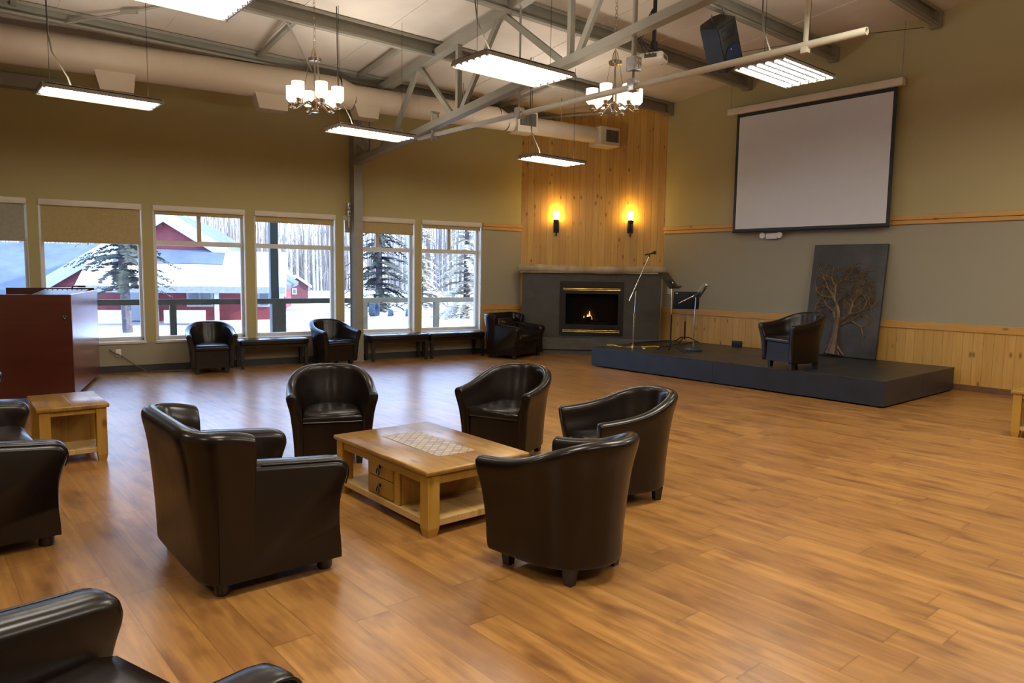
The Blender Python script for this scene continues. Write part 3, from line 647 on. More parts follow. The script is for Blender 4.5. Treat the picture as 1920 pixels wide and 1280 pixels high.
g1 = 'leather tub chairs'
c0 = tub_chair('tub_chair', 'brown leather tub chair nearest the viewer, seen from behind at the coffee table', g1); c0.location = (2.735, 2.735, 0); c0.rotation_euler = (0, 0, az(-6))
tubs = [((3.95, 3.39, 0), -69, 'brown leather tub chair right of the coffee table, facing left behind the nearest one'), ((4.08, 4.80, 0), -113, 'brown leather tub chair at the far right side of the coffee table, facing the table'),
        ((2.77, 5.60, 0), -156, 'brown leather tub chair behind the far left end of the coffee table, facing us'), ((3.67, 11.50, 0), -167, 'brown leather tub chair under the red gable window, left of the window benches'),
        ((5.57, 11.20, 0), 176, 'brown leather tub chair in front of the steel column between two benches'), ((9.48, 5.03, 0.34), -69, 'brown leather tub chair standing on the stage before the tree artwork')]
for loc, a, lab in tubs: dup(c0, loc, az(a), lab)
g2 = 'leather club armchairs'
a0 = armchair('club_armchair', 'large brown leather club armchair left of the coffee table, seen from its back and side', 1.0, 1, 'armchair', g2); a0.location = (1.425, 3.94, 0); a0.rotation_euler = (0, 0, az(91))
for loc, a, lab in [((0.225, 1.975, 0), 72, 'brown leather club armchair cut off at the bottom left corner'), ((9.01, 10.46, 0), 164, 'brown leather club armchair in the corner between last bench and fireplace'),
                    ((0.28, 8.15, 0), 100, 'brown leather armchair at the left edge, beyond the end table before the red cabinet')]:
    q = dup(a0, loc, az(a), lab)
    if loc[1] < 3: q.scale = (0.95, 1, 1)
s0 = armchair('loveseat', 'brown leather loveseat at the left edge, seen from its armrest end', 1.72, 2, 'sofa'); s0.location = (0.315, 5.58, 0); s0.rotation_euler = (0, 0, az(90))
# benches
def bench(label, s0, s1):
    t = thing('bench', label, 'bench', W((s0+s1)/2, -0.27, 0), WA, 'leather benches under the windows'); h = (s1-s0)/2
    m = MB(); m.box((0, 0, 0.425), (2*h, 0.42, 0.09), 0.025, None, 3); m.build('seat', M['leather'], t)
    m = MB(); m.bb(-h+.015, h-.015, -0.19, 0.19, 0.33, 0.385, 0.004); m.build('apron', M['leather'], t, False)
    for x in (-h+0.04, h-0.04):
        for y in (-0.17, 0.17):
            m = MB(); rr = []
            for q, z in ((0.02, 0.0), (0.03, 0.34)): rr.append([(x-q, y-q, z), (x+q, y-q, z), (x+q, y+q, z), (x-q, y+q, z)])
            m.loft(rr); m.build('leg', M['dwood'], t, False)
    m = MB(); m.tube([(0, -0.205, 0.472), (0, 0.205, 0.472)], 0.004, 6); m.build('seam', M['leather'], t)
bench('dark leather bench left of the tub chair at the column', 2.36, 3.46); bench('dark leather bench just right of the steel column', 4.56, 5.66); bench('dark leather bench nearest the corner armchair', 5.70, 6.85)

# ------------------------------------------------------------------ tables
def table_legs(t, hx, hy, w, z1, chamf=True):
    for sx in (-1, 1):
        for sy in (-1, 1):
            m = MB(); cx, cy = sx*(hx-w/2), sy*(hy-w/2); q = w/2
            rr = []
            for k, z in ((0.74, 0.0), (1.0, 0.055), (1.0, z1)): rr.append([(cx-q*k, cy-q*k, z), (cx+q*k, cy-q*k, z), (cx+q*k, cy+q*k, z), (cx-q*k, cy+q*k, z)])
            m.loft(rr); m.build('leg', M['table_leg'], t, False)
t = thing('coffee_table', 'rustic pine coffee table with tile inlay top and small drawers', 'table', (2.742, 4.095, 0), radians(-0.8))
hx, hy, zt = 0.385, 0.60, 0.42
m = MB(); m.box((0, 0, zt-0.0165), (2*hx+0.04, 2*hy+0.04, 0.033), 0.012, None, 3); m.build('tabletop', M['table'], t)
m = MB(); m.bb(-0.147, 0.147, -0.365, 0.365, zt-0.004, zt+0.0015); m.build('tile_inlay', M['mosaic'], t, False)
table_legs(t, hx, hy, 0.085, zt-0.033)
for s in (-1, 1):
    m = MB(); m.bb(s*hx-s*0.012, s*hx-s*0.034, -hy+.08, hy-.08, zt-0.095, zt-0.033); m.build('apron', M['table_leg'], t, False)
    m = MB(); m.bb(-hx+.08, hx-.08, s*hy-s*0.012, s*hy-s*0.034, zt-0.095, zt-0.033); m.build('apron', M['table_leg'], t, False)
m = MB(); m.bb(-hx+0.012, hx-0.012, -hy+0.012, hy-0.012, 0.06, 0.105, 0.004); m.build('shelf', M['shelfw'], t, False)
m = MB(); m.bb(-hx+.03, hx-.03, -0.235, -0.215, 0.105, zt-.034); m.bb(-hx+.03, hx-.03, 0.165, 0.185, 0.105, zt-.034); m.bb(-hx+.022, -hx+.04, -0.235, -0.17, 0.105, zt-.09); m.bb(-0.01, 0.01, -0.215, 0.165, 0.105, zt-.034); m.bb(-hx+.02, -hx+.04, -0.215, 0.165, 0.105, 0.112); m.build('cabinet', M['table_leg'], t, False)
for z in (0.30, 0.178):
    m = MB(); m.bb(-hx+0.014, -hx+0.2, -0.168, 0.162, z-0.058, z+0.058, 0.004); d = m.build('drawer', M['table'], t, False)
    m = MB(); m.lathe([(0.016, 0), (0.012, 0.006), (0.005, 0.008)], (-hx+0.014, -0.003, z+0.015), 12, Matrix.Rotation(-pi/2, 3, 'Y'))
    m.tube([(-hx+0.002, -0.003, z+0.015), (-hx-0.004, -0.015, z-0.005), (-hx-0.004, -0.021, z-0.03), (-hx-0.004, -0.003, z-0.042), (-hx-0.004, 0.015, z-0.03), (-hx-0.004, 0.009, z-0.005), (-hx+0.002, -0.003, z+0.015)], 0.0045, 6); m.build('drop_handle', M['blackm'], d)
def side_table(label, loc, rz):
    t = thing('side_table', label, 'table', loc, rz, 'rustic pine side tables'); hx, hy, zt = 0.235, 0.365, 0.48
    m = MB(); m.box((0, 0, zt-0.0165), (2*hx+.04, 2*hy+.04, 0.033), 0.008); m.build('tabletop', M['table'], t)
    table_legs(t, hx, hy, 0.075, zt-0.033)
    m = MB(); m.bb(-hx+.012, hx-.012, -hy+.012, hy-.012, 0.075, 0.115, 0.004); m.build('shelf', M['shelfw'], t, False)
    for s in (-1, 1):
        m = MB(); m.bb(-hx+.07, hx-.07, s*hy-s*.012, s*hy-s*.03, zt-.075, zt-.033); m.bb(s*hx-s*.012, s*hx-s*.03, -hy+.07, hy-.07, zt-.075, zt-.033); m.build('apron', M['table_leg'], t, False)
    m = MB(); m.bb(-hx+.03, hx-.03, 0.0, 0.018, 0.115, zt-.034); m.build('divider_panel', M['table'], t, False)
    return t
t0 = side_table('rustic pine side table beside the red cabinet, past the loveseat', (1.05, 7.02, 0), radians(-2))
dup(t0, (8.86, 1.83, 0), 0.0, 'rustic pine side table at the right edge of the photo')
# sound booth cabinet
t = thing('sound_desk', 'tall dark red wooden sound desk enclosure at the left windows', 'cabinet', (1.56, 9.86, 0), radians(-18))
m = MB(); m.bb(-1.9, 0.0, 0.0, 0.03, 0.06, 1.272, 0.004); m.build('front_panel', M['red'], t, False)
m = MB(); m.bb(-0.03, 0.0, 0.031, 2.08, 0.06, 1.272, 0.004); m.build('side_panel', planks('mahogany_side', (0.20, 0.045, 0.025), (0.15, 0.03, 0.018), (0.1, 0.02, 0.01), 'Z', 'Y', 0.9, None, False, 0.24, 0.0, 0.5, 0.5), t, False)
m = MB(); m.bb(-1.1, -0.03, 2.05, 2.08, 0.06, 1.30, 0.004); m.build('back_panel', M['red'], t, False)
m = MB(); m.bb(-1.9, -0.03, 0.03, 0.9, 1.02, 1.05); m.bb(-1.1, -.03, 0.9, 2.05, 1.02, 1.05); m.build('desktop', M['dwood'], t, False)
for x, y in ((-0.08, 0.1), (-1.8, 0.1), (-0.08, 1.98)): m = MB(); m.lathe([(0.03, 0.0), (0.03, 0.065)], (x, y, 0), 12); m.build('foot', M['black'], t)
m = MB(); m.lathe([(0.03, 0), (0.03, 0.01), (0.02, 0.012)], (-0.075, 0.0, 1.0), 16, Matrix.Rotation(pi/2, 3, 'X')); lk = m.build('lock', M['black'], t)
for k in range(4): a = k*pi/2+.5; m = MB(); m.box((-0.075+0.014*cos(a), -0.014, 1.0+0.014*sin(a)), (0.012, 0.004, 0.012), 0.001); m.build('key_plate', M['chrome'], lk)
ca, sa = cos(radians(-18)), sin(radians(-18))
def bp(x, y, z): return (1.56+x*ca-y*sa, 9.86+x*sa+y*ca, z)
t = thing('mixing_console', 'black mixing console just showing above the red sound desk', 'mixer', bp(-0.32, 1.3, 1.055), radians(-18))
m = MB(); m.prism([(-0.45, 0.0), (0.45, 0.0), (0.45, 0.235), (-0.45, 0.18)], 'x', -0.26, 0.26, 0.0); m.build('body', M['black'], t, False)
for k in range(8): m = MB(); m.lathe([(0.012, 0), (0.009, 0.035)], (-0.2+k*.057, 0.3, 0.2), 8); m.build('knob', M['grille'], t)
t = thing('gooseneck_lamp', 'small black gooseneck lamp on the red sound desk', 'lamp', bp(-0.3, 1.88, 1.055), radians(-18))
m = MB(); m.lathe([(0.04, 0), (0.04, 0.02)]); m.build('base', M['black'], t); m = MB(); m.tube([(0, 0, 0.02), (0, 0, 0.2), (0.03, 0, 0.27), (0.1, 0, 0.275)], 0.01); m.build('neck', M['black'], t)
m = MB(); m.box((0.14, 0, 0.27), (0.1, 0.03, 0.025), 0.008); m.build('head', M['black'], t)
o = MB().tube([W(0.56, -0.03, 0.36), W(0.62, -0.05, 0.31), W(0.72, -0.06, 0.26), W(0.85, -0.1, 0.15), W(1.05, -0.2, 0.02), W(1.4, -0.25, 0.012), W(1.65, -0.3, 0.012)], 0.009, 6).build('extension_lead', M['grille']); tag(o, 'thin dark cord from the red desk along the wall to the window chair', 'cord')
# ------------------------------------------------------------------ fireplace (local frame: x along the diagonal wall, -y into the room)
def F(s, off, z): 
    yl = Vector((-DD.y, DD.x, 0)); return P0 + DD*s + yl*off + Vector((0, 0, z))
SP = 0.30
t = thing('fireplace', 'charcoal fireplace with glass front, brass strips and log mantel', 'fireplace', P0, DRZ)
m = MB(); x0, x1 = 0.065, 2.805
m.bb(x0, 0.86, -SP, -0.002, 0.0, 1.62); m.bb(2.04, x1, -SP, -0.002, 0.0, 1.62); m.bb(0.86, 2.04, -SP, -0.002, 1.42, 1.62); m.bb(0.86, 2.04, -SP, -0.002, 0.0, 0.40)
m.build('surround', M['surround'], t, False)
m = MB(); m.bb(0.12, 2.76, -SP-0.14, -SP-0.001, 0.10, 0.335, 0.008); m.bb(0.16, 2.72, -SP-0.08, -SP-0.001, 0.0, 0.10); m.build('hearth', M['hearth'], t, False)
m = MB(); n = 24; pts = []; rr = []
for k in range(n+1):
    q = k/n; pts.append((0.0+q*2.875, -SP-0.02+0.012*sin(q*9), 1.69+0.012*sin(q*7+1)-0.004*q)); rr.append((0.078+0.006*sin(q*23)+0.005*sin(q*11))*(0.93 if k in (0, n) else 1))
m.tube(pts, rr, 18); m.bb(0.03, 2.84, -SP-0.06, -0.002, 1.615, 1.68); m.build('mantel', M['log'], t, True, 50)
m = MB(); a0_, a1_, b0_, b1_ = 0.82, 2.08, 0.385, 1.455; y0, y1 = -SP-0.03, -SP
m.bb(a0_, a1_, y0, y1, 1.335, b1_); m.bb(a0_, a1_, y0, y1, b0_, 0.43); m.bb(a0_, 0.875, y0, y1, .43, 1.335); m.bb(2.025, a1_, y0, y1, .43, 1.335)
m.bb(.875, 2.025, y0+.006, y1, 1.21, 1.265); m.bb(.875, 2.025, y0+.006, y1, .50, .60); m.bb(.875, .94, y0+.006, y1, .6, 1.21); m.bb(1.975, 2.025, y0+.006, y1, .6, 1.21)
fb = m.build('firebox_frame', M['blackm'], t, False)
for z in (1.28, 1.31, 0.452, 0.482): m = MB(); m.bb(.885, 2.015, y0-.004, y1, z-.008, z+.008, 0.004); m.build('brass_strip', M['brass'], fb)
m = MB(); m.quad((.94, y0+.014, .60), (1.975, y0+.014, .60), (1.975, y0+.014, 1.21), (.94, y0+.014, 1.21)); m.build('glass_front', M['fireglass'], fb, False)
m = MB(); m.bb(.88, 2.02, -SP+.005, -SP+.01, 1.21, 1.4); m.bb(.87, 2.03, -0.03, -0.004, .42, 1.4); m.bb(.87, .89, -SP, -.03, .42, 1.4); m.bb(2.01, 2.03, -SP, -.03, .42, 1.4); m.bb(.89, 2.01, -SP, -.03, .42, .56); m.build('firebox', M['black'], t, False)
m = MB()
for (xa, ya, za, xb, yb, zb) in ((1.1, -.12, .6, 1.8, -.1, .6), (1.15, -.2, .6, 1.7, -.21, .6), (1.25, -.2, .66, 1.6, -.1, .67), (1.2, -.1, .67, 1.45, -.2, .72)): m = MB(); m.tube([(xa, ya, za), (xb, yb, zb)], 0.042, 10); m.build('fire_log', M['bark'], t)
for (x, h, w) in ((1.42, 0.20, 0.035), (1.38, 0.13, 0.024), (1.31, 0.10, 0.022), (1.455, 0.10, 0.024)):
    m = MB(); m.lathe([(0.003, 0.0), (w, h*.25), (w*.8, h*.45), (w*.35, h*.75), (0.003, h)], (0, 0, 0), 10); f_ = m.build('flame', M['flame'], t); f_.location = (x, -.16, .66); f_.scale = (1, 0.5, 1)
def sconce(s, lab):
    t = thing('wall_sconce', lab, 'wall light', F(s, 0, 2.55), DRZ, 'sconces on the pine wall')
    m = MB(); m.bb(-0.055, 0.055, -0.02, -0.001, -0.13, 0.11, 0.006); m.build('backplate', M['blackm'], t)
    m = MB(); m.tube([(0, -0.02, -0.02), (0, -0.09, -0.05), (0, -0.12, 0.0), (0, -0.12, 0.07)], 0.012, 8); m.lathe([(0.02, 0.05), (0.055, 0.065), (0.055, 0.12), (0.05, 0.12)], (0, -0.12, 0), 16); m.lathe([(0.002, -0.21), (0.014, -0.19), (0.012, -.08)], (0, -0.06, 0), 10); m.build('bracket', M['blackm'], t)
    m = MB(); m.lathe([(0.02, 0.10), (0.05, 0.11), (0.058, 0.2), (0.052, 0.285), (0.048, 0.285), (0.045, 0.13)], (0, -0.12, 0), 18); m.build('glass_shade', M['sconce'], t)
sconce(0.715, 'lit torch sconce on the left half of the pine wall'); sconce(2.19, 'lit torch sconce on the right half of the pine wall, above the microphone stand')

# ------------------------------------------------------------------ stage and things on it
SH = 0.34
sx = [9.17, 10.36, 11.52]; sy = [3.67, 6.13, 8.59]
labs = {(0, 0): 'black stage platform at the front right corner, nearest the viewer', (0, 1): 'black stage platform at the front left, carrying the stands', (1, 0): 'black stage platform under the leaning tree artwork', (1, 1): 'black stage platform at the back left by the wainscot'}
for i in range(2):
    for j in range(2):
        t = thing('stage_platform', labs[(i, j)], 'stage', (sx[i], sy[j], 0), 0, 'stage platforms'); w, l = sx[i+1]-sx[i]-0.004, sy[j+1]-sy[j]-0.004
        m = MB(); m.bb(0, w, 0, l, 0.02, SH-0.02, 0.004); m.build('side_skirt', M['stage'], t, False)
        m = MB(); m.bb(-0.002, w+0.002, -0.002, l+0.002, SH-0.02, SH, 0.004); m.build('deck', M['stagetop'], t, False)
        for x in (0.1, w-0.1):
            for y in (0.15, l/2, l-0.15): m = MB(); m.bb(x-0.05, x+0.05, y-.08, y+.08, 0, 0.02); m.build('foot', M['black'], t, False)
t = thing('mic_stand', 'chrome microphone stand with raised boom at the stage edge', 'mic stand', (9.69, 8.10, SH), radians(-40.5))
m = MB(); m.lathe([(0.13, 0), (0.135, 0.01), (0.12, 0.022), (0.02, 0.035), (0.02, 0.06)], seg=24)
for k in range(3): a = k*2*pi/3+.3; m.bar((0.1*cos(a), .1*sin(a), .012), (.2*cos(a), .2*sin(a), .008), .03, .014)
m.build('base', M['chrome'], t); m = MB(); m.tube([(0, 0, 0.03), (0.012, 0, 0.55)], 0.014, 10); m.tube([(0.012, 0, 0.55), (0.03, 0, 1.02)], 0.010, 10); m.tube([(.012, 0, .5), (.012, 0, .6)], .02, 10); m.build('pole', M['chrome'], t)
m = MB(); m.tube([(-0.06, 0, 0.87), (0.235, 0, 1.58)], 0.009, 8); m.tube([(-0.085, 0, 0.81), (-0.04, 0, 0.92)], 0.015, 8); m.build('boom', M['chrome'], t)
m = MB(); m.tube([(0.005, 0, 0.98), (0.05, 0, 1.08)], 0.022, 8); m.box((0.03, 0, 1.03), (0.04, 0.06, 0.05), 0.01); m.build('clutch', M['black'], t)
m = MB(); m.tube([(0.16, 0, 1.60), (0.25, 0, 1.62)], 0.012, 8); m.tube([(0.25, 0, 1.62), (0.30, 0, 1.636)], [0.014, 0.018], 10); m.sphere((0.325, 0, 1.642), 0.031); m.tube([(.235, 0, 1.57), (.24, 0, 1.62)], .014, 8); m.build('microphone', M['black'], t)
def music_stand(loc, rz, lab, h, tilt, M2, base):
    t = thing('music_stand', lab, 'music stand', loc, rz)
    m = MB()
    for k in range(3):
        a = k*2*pi/3+base; c, s = cos(a), sin(a)
        m.tube([(0, 0, 0.10), (0.08*c, .08*s, 0.10), (0.18*c, .18*s, 0.05), (0.27*c, .27*s, 0.008)], 0.011, 6)
    m.build('tripod_base', M['blackm'], t)
    m = MB(); m.tube([(0, 0, 0.06), (0, 0, h*.55)], 0.014, 10); m.build('pole', M['blackm'], t)
    m = MB(); m.tube([(0, 0, h*.5), (0, 0, h-0.02)], 0.009, 10); m.lathe([(0.012, -0.02), (0.02, 0.0), (0.012, 0.03)], (0, 0, h), 10); m.build('inner_pole', M['chrome'], t)
    R = Matrix.Rotation(tilt, 3, 'X'); c = Vector((0, 0.02, h+0.10)); c = Vector((0, 0, h)) + R @ Vector((0, 0.02, 0.08))
    m = MB(); m.box(c, (0.48, 0.012, 0.33), 0.003, R); m.box(c + R @ Vector((0, 0.03 if tilt > 0 else -0.03, -0.165)), (0.48, 0.06, 0.01), 0.003, R); m.box(c + R @ Vector((0, -0.012, -0.06)), (0.06, 0.02, 0.1), 0.005, R); m.build('desk', M2, t)
    return t, c, R
music_stand((9.62, 7.25, SH+0.004), radians(18.6), 'tall music stand with tilted black desk seen from below, beside the microphone stand', 1.12, radians(-39), M['blackm'], 0.4)
t, c, R = music_stand((11.2, 8.12, SH+0.004), radians(150-12), 'low music stand with upright blue-black desk facing us, at the stage back', 0.72, radians(-12), M['standblue'], 1.0)
m = MB(); m.box(c + R @ Vector((0.19, 0.0075, 0.135)), (0.045, 0.003, 0.018), 0.0, R); m.build('maker_mark', M['white'], t, False)
t = thing('boom_mic_stand', 'short boom microphone stand with heavy round base', 'mic stand', (10.17, 7.19, SH), radians(-40.5))
m = MB(); m.lathe([(0.15, 0), (0.155, 0.02), (0.13, 0.05), (0.03, 0.065), (0.02, 0.09)], seg=26); m.build('base', mat('cast_base', (0.03, 0.05, 0.06), 0.4), t)
m = MB(); m.tube([(0, 0, 0.06), (0.012, 0, 0.91)], 0.011, 10); m.build('pole', M['chrome'], t)
m = MB(); m.tube([(-0.28, 0, 0.79), (0.09, 0, 0.98)], 0.009, 8); m.build('boom', M['chrome'], t)
m = MB(); m.box((0.01, 0, 0.93), (0.06, 0.05, 0.06), 0.012); m.tube([(.02, 0, .94), (.08, 0, .985)], .02, 8); m.tube([(0.075, 0, 0.9), (0.10, 0, 0.95), (0.17, 0, 1.07)], [0.016, 0.018, 0.02], 10); m.build('microphone', M['black'], t)
m = MB(); m.sphere((0.185, 0, 1.1), 0.028); m.build('mic_grille', M['chrome'], t)
m = MB(); m.tube([(0.185, 0, 1.12), (0.17, 0.02, 1.14), (0.12, 0.03, 1.10), (0.06, 0.03, 1.0), (0.03, 0.02, 0.93)], 0.006, 6); m.build('cable_loop', M['galv'], t)
o = MB().tube([(9.50, 8.53, .3545), (9.60, 8.45, .3545), (9.55, 8.33, .3545), (9.5, 8.22, .3545), (9.6, 8.27, .3545)], 0.011, 6); o.tube([(9.78, 7.98, .3545), (9.85, 7.94, .3545), (9.95, 7.97, .3545), (10.08, 7.93, .3545), (10.14, 7.88, .348)], 0.011, 6)
tag(o.build('yellow_cable', M['yellow']), 'yellow cable lying around the microphone stand base', 'cable')
o = MB().tube([(9.65, 7.55, .3545), (10.1, 7.81, .3545), (10.5, 7.9, .3545), (11.0, 7.95, .3545), (11.48, 8.05, .3545)], 0.01, 6); tag(o.build('black_cable', M['black']), 'black cable on the stage running back to the wall', 'cable')
o = MB().tube([(9.98, 8.36, .3545), (10.1, 8.5, .3545), (10.6, 8.55, .3545), (11.3, 8.5, .3545)], 0.009, 6); tag(o.build('black_cable', M['black']), 'thin dark cable at the stage back left, behind the stands', 'cable')
t = thing('paper_scrap', 'small crumpled white paper scrap on the stage edge', 'paper', (9.585, 7.77, SH), 0.4); m = MB(); m.sphere((0, 0, 0.016), 0.03, 7, 5, (1.2, .9, .5)); m.build('paper', M['white'], t, False)
t = thing('floor_pocket', 'small black connector box on the stage against the wainscot', 'box', (11.46, 7.17, SH), 0); m = MB(); m.box((0, 0, 0.05), (0.07, 0.18, 0.1), 0.01); m.build('box', M['black'], t); m = MB(); m.box((-0.036, 0, 0.055), (0.005, 0.13, 0.05)); m.build('socket_plate', M['blackm'], t)
t = thing('wall_plate', 'white switch plate on the wall behind the tall music stand', 'switch', (D2, 8.87, 1.30), 0); m = MB(); m.box((-0.004, 0, 0), (0.008, 0.13, 0.15), 0.003); m.build('plate', M['white'], t)
m = MB(); m.box((-0.011, -0.03, 0), (0.01, 0.02, 0.04), 0.002); m.box((-0.011, 0.03, 0), (0.01, 0.02, 0.04), 0.002); m.build('toggle', M['cream'], t)
# leaning artwork
t = thing('tree_artwork', 'tall slate coloured panel with a bronze relief tree, leaning on the wall', 'artwork', (11.40, 5.32, SH+0.008), -pi/2)
lean = atan2(0.235, 1.79); t.rotation_euler = (0, 0, 0); t.rotation_mode = 'QUATERNION'
t.rotation_quaternion = (Matrix.Rotation(-pi/2, 3, 'Z') @ Matrix.Rotation(-lean, 3, 'X')).to_quaternion()
m = MB(); m.bb(-0.585, 0.585, 0.0, 0.055, 0.0, 1.80, 0.008); m.build('panel', M['art'], t)
rnd = random.Random(5); m = MB()
def branch(p, a, r, d):
    L_ = (0.34 if d == 0 else 0.24*0.86**d)*rnd.uniform(.8, 1.15); pts = [p]; rr = [r]
    x, z = p
    for k in range(4):
        a += rnd.uniform(-.22, .22); x += cos(a)*L_/4; z += sin(a)*L_/4; pts.append((x, z)); rr.append(r*(1-.32*(k+1)/4))
    if max(abs(q[0]) for q in pts) > 0.52 or pts[-1][1] > 1.5: return
    m.tube([(q[0], -0.004, q[1]) for q in pts], rr, 6)
    if d < 6:
        for s in ((-1, 1) if d else (-1, 0, 1)): branch((x, z), a+s*rnd.uniform(.35, .8)+rnd.uniform(-.1, .1), r*.66, d+1)
        if d > 1 and rnd.random() < .5: branch(pts[2], a+rnd.choice((-1, 1))*rnd.uniform(.6, 1.1), r*.45, d+1)
m.tube([(-0.09, -0.006, 0.03), (-0.07, -0.006, 0.2), (-0.06, -.006, 0.4), (-0.05, -0.006, 0.62)], [0.11, 0.075, 0.06, 0.055], 8)
for x, a in ((-.2, 0), (-.12, 0), (0.02, 0), (.08, 0)): m.tube([(x*1.2, -0.004, 0.02), (x*.5-.06, -0.004, 0.16)], [0.02, 0.03], 6)
m.build('tree_trunk', M['trunkart'], t); m = MB()
branch((-0.05, 0.6), pi/2, 0.045, 0); branch((-0.05, 0.55), pi*.78, 0.04, 1); branch((-0.05, 0.55), pi*.2, 0.04, 1); branch((0, 0.5), pi*.12, 0.03, 2)
for k in range(1700):
    a = rnd.uniform(0, 2*pi); q = sqrt(rnd.random()); x = 0.03+0.47*q*cos(a); z = 0.98+0.46*q*sin(a)
    if x > .1 and z < .85 and rnd.random() < .6: continue
    s = rnd.uniform(.008, .022); b = rnd.uniform(0, pi)
    m.tri((x, -0.012, z), (x+s*cos(b), -0.02, z+s*sin(b)), (x+s*cos(b+1.2), -0.008, z+s*sin(b+1.2)))
m.build('tree_crown', M['bronze'], t, False, fix=False)
# projection screen
t = thing('projection_screen', 'pulled down white projection screen with black border', 'screen', (11.56, 6.08, 0), pi/2)
m = MB(); m.bb(-1.455, 1.52, -0.06, 0.06, 4.46, 4.575, 0.012); m.build('case', M['cream'], t)
m = MB(); m.bb(-1.37, 1.345, -0.004, 0.0, 2.385, 4.46); sb = m.build('black_border', M['black'], t, False)
m = MB(); m.bb(-1.315, 1.29, 0.001, 0.004, 2.44, 4.40); sf = m.build('screen_surface', M['screen'], t, False)
m = MB(); m.tube([(-1.37, 0, 2.385), (1.345, 0, 2.385)], 0.014, 8); m.build('weight_bar', M['black'], t)
for x, zt in ((-1.42, ceil_z(4.66)), (1.48, ceil_z(7.56))):
    m = MB(); m.tube([(x, 0, 4.57), (x, 0, zt-0.01)], 0.006, 5); m.build('hanger_wire', M['steel'], t)
t = thing('emergency_light', 'white emergency light with two lamp heads below the screen', 'emergency light', (D2, 6.70, 2.305), 0)
m = MB(); m.box((-0.035, 0, 0), (0.07, 0.22, 0.11), 0.015); m.build('body', M['white'], t)
for y in (-0.16, 0.16):
    m = MB(); m.lathe([(0.02, -0.03), (0.05, 0.0), (0.052, 0.035), (0.045, 0.035)], (-0.06, y, 0.01), 16, Matrix.Rotation(-pi/2, 3, 'Y')); m.build('lamp_head', M['white'], t)

# ------------------------------------------------------------------ outside
GZ = -1.2
def away(x0): return (DW+TH+0.02+0.1487*0)/cos(WA)
m = MB(); a = W(-60, 0.3, GZ); b = W(110, 0.3, GZ); c_ = W(160, 190, GZ); d_ = W(-110, 190, GZ)
N = 60; rings = []
for i in range(N+1):
    q = (i/N)**1.6; A_ = a.lerp(d_, q); B_ = b.lerp(c_, q)
    rings.append([A_.lerp(B_, k/N)+Vector((0, 0, 0.12*sin(k*.7+i*.4)*min(1, q*8)+0.1*sin(k*.31)*min(1, q*8))) for k in range(N+1)])
m.loft(rings, False, False); struct(m.build('ground_snow', M['snow'], None, True, 80), 'bright snow covered ground outside')
m = MB(); m.bb(-4, 11, TH+.01, 2.1, -0.35, -0.06); wobj(m, 'ground_deck', M['deckpost'], 'timber deck outside the windows')
t = thing('deck_railing', 'dark timber deck railing outside the windows', 'railing', W(0, 1.9), WA)
m = MB(); m.bb(-4, 11, -0.05, 0.05, 0.94, 1.04); m.build('top_rail', M['deckpost'], t, False)
for s in (-1.9, -0.1, 1.68, 3.56, 5.31, 6.96, 8.8):
    m = MB(); w = 0.055 if s != 3.56 else 0.13; m.bb(s-w, s+w, -0.05, 0.05, -0.06, 0.94); m.build('post', M['deckpost'], t, False)
t = thing('deck_post', 'tall teal post standing behind the deck railing', 'post', W(3.52, 2.06), WA); m = MB(); m.bb(-0.075, 0.075, -0.07, 0.07, GZ, 3.4); m.build('shaft', M['teal'], t, False); m = MB(); m.bb(-.11, .11, -.1, .1, -.06, .05); m.build('base_collar', M['teal'], t, False)
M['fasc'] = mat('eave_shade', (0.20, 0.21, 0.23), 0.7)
# red house with snow roof (local: x to the right, y away)
HC = Vector((10.99, 41.17, GZ)); t = thing('red_house', 'red gabled house with white trim and snowy porch roof', 'house', HC, radians(-40.5+14))
hw, wz, pk, dp = 5.5, 1.85, 5.55, 15
m = MB(); m.prism([(-hw, 0), (hw, 0), (hw, wz), (0, pk-0.25), (-hw, wz)], 'y', 0, dp); m.build('wall', M['barn'], t, False)
m = MB()
for s in (-1, 1):
    e = Vector((s*(hw+.5), 0, wz-0.2)); p = Vector((0, 0, pk+0.05)); n = Vector((s*.45, 0, .9))*.28
    m.prism([(e.x, e.z), (p.x, p.z), (p.x, p.z+.28), (e.x+s*.05, e.z+.25)], 'y', -0.5, dp+.5)
m.build('roof', M['roofg'], t, False)
m = MB()
for s in (-1, 1): m.prism([(s*(hw+.55), wz-0.55), (0, pk-0.35), (0, pk+0.36), (s*(hw+.6), wz+0.1)], 'y', -0.62, -0.5)
m.build('gable_fascia', M['trimw'], t, False)
m = MB(); m.prism([(-3.4, 1.9), (-2.9, 1.75), (-.4, 3.55), (-.4, 3.75)], 'x', -3.4, 6.2); po = m.build('porch_roof', M['roofs'], t, False)
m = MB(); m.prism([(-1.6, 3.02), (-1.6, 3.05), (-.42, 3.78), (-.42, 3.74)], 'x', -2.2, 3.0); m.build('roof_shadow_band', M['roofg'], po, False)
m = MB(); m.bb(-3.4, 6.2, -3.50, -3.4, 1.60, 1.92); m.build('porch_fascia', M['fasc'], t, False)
for x in (-3.2, .1, 2.9, 6.0):
    m = MB(); m.bb(x-.1, x+.1, -3.3, -3.1, 0, 1.8); m.build('porch_post', M['trimw'], t, False)
m = MB(); m.bb(-2.2, -.5, -.08, 0.02, 0, 1.75); m.build('garage_door', M['trimw'], t, False)
for x, w in ((1.6, .55), (4.6, .5), (-5.0, .6)):
    m = MB(); m.bb(x-w-.12, x+w+.12, -.07, .02, .75, 1.75); f_ = m.build('window', M['trimw'], t, False); m = MB(); m.bb(x-w, x-.05, -.1, -.06, .85, 1.65); m.bb(x+.05, x+w, -.1, -.06, .85, 1.65); m.build('pane', M['dglass'], f_, False)
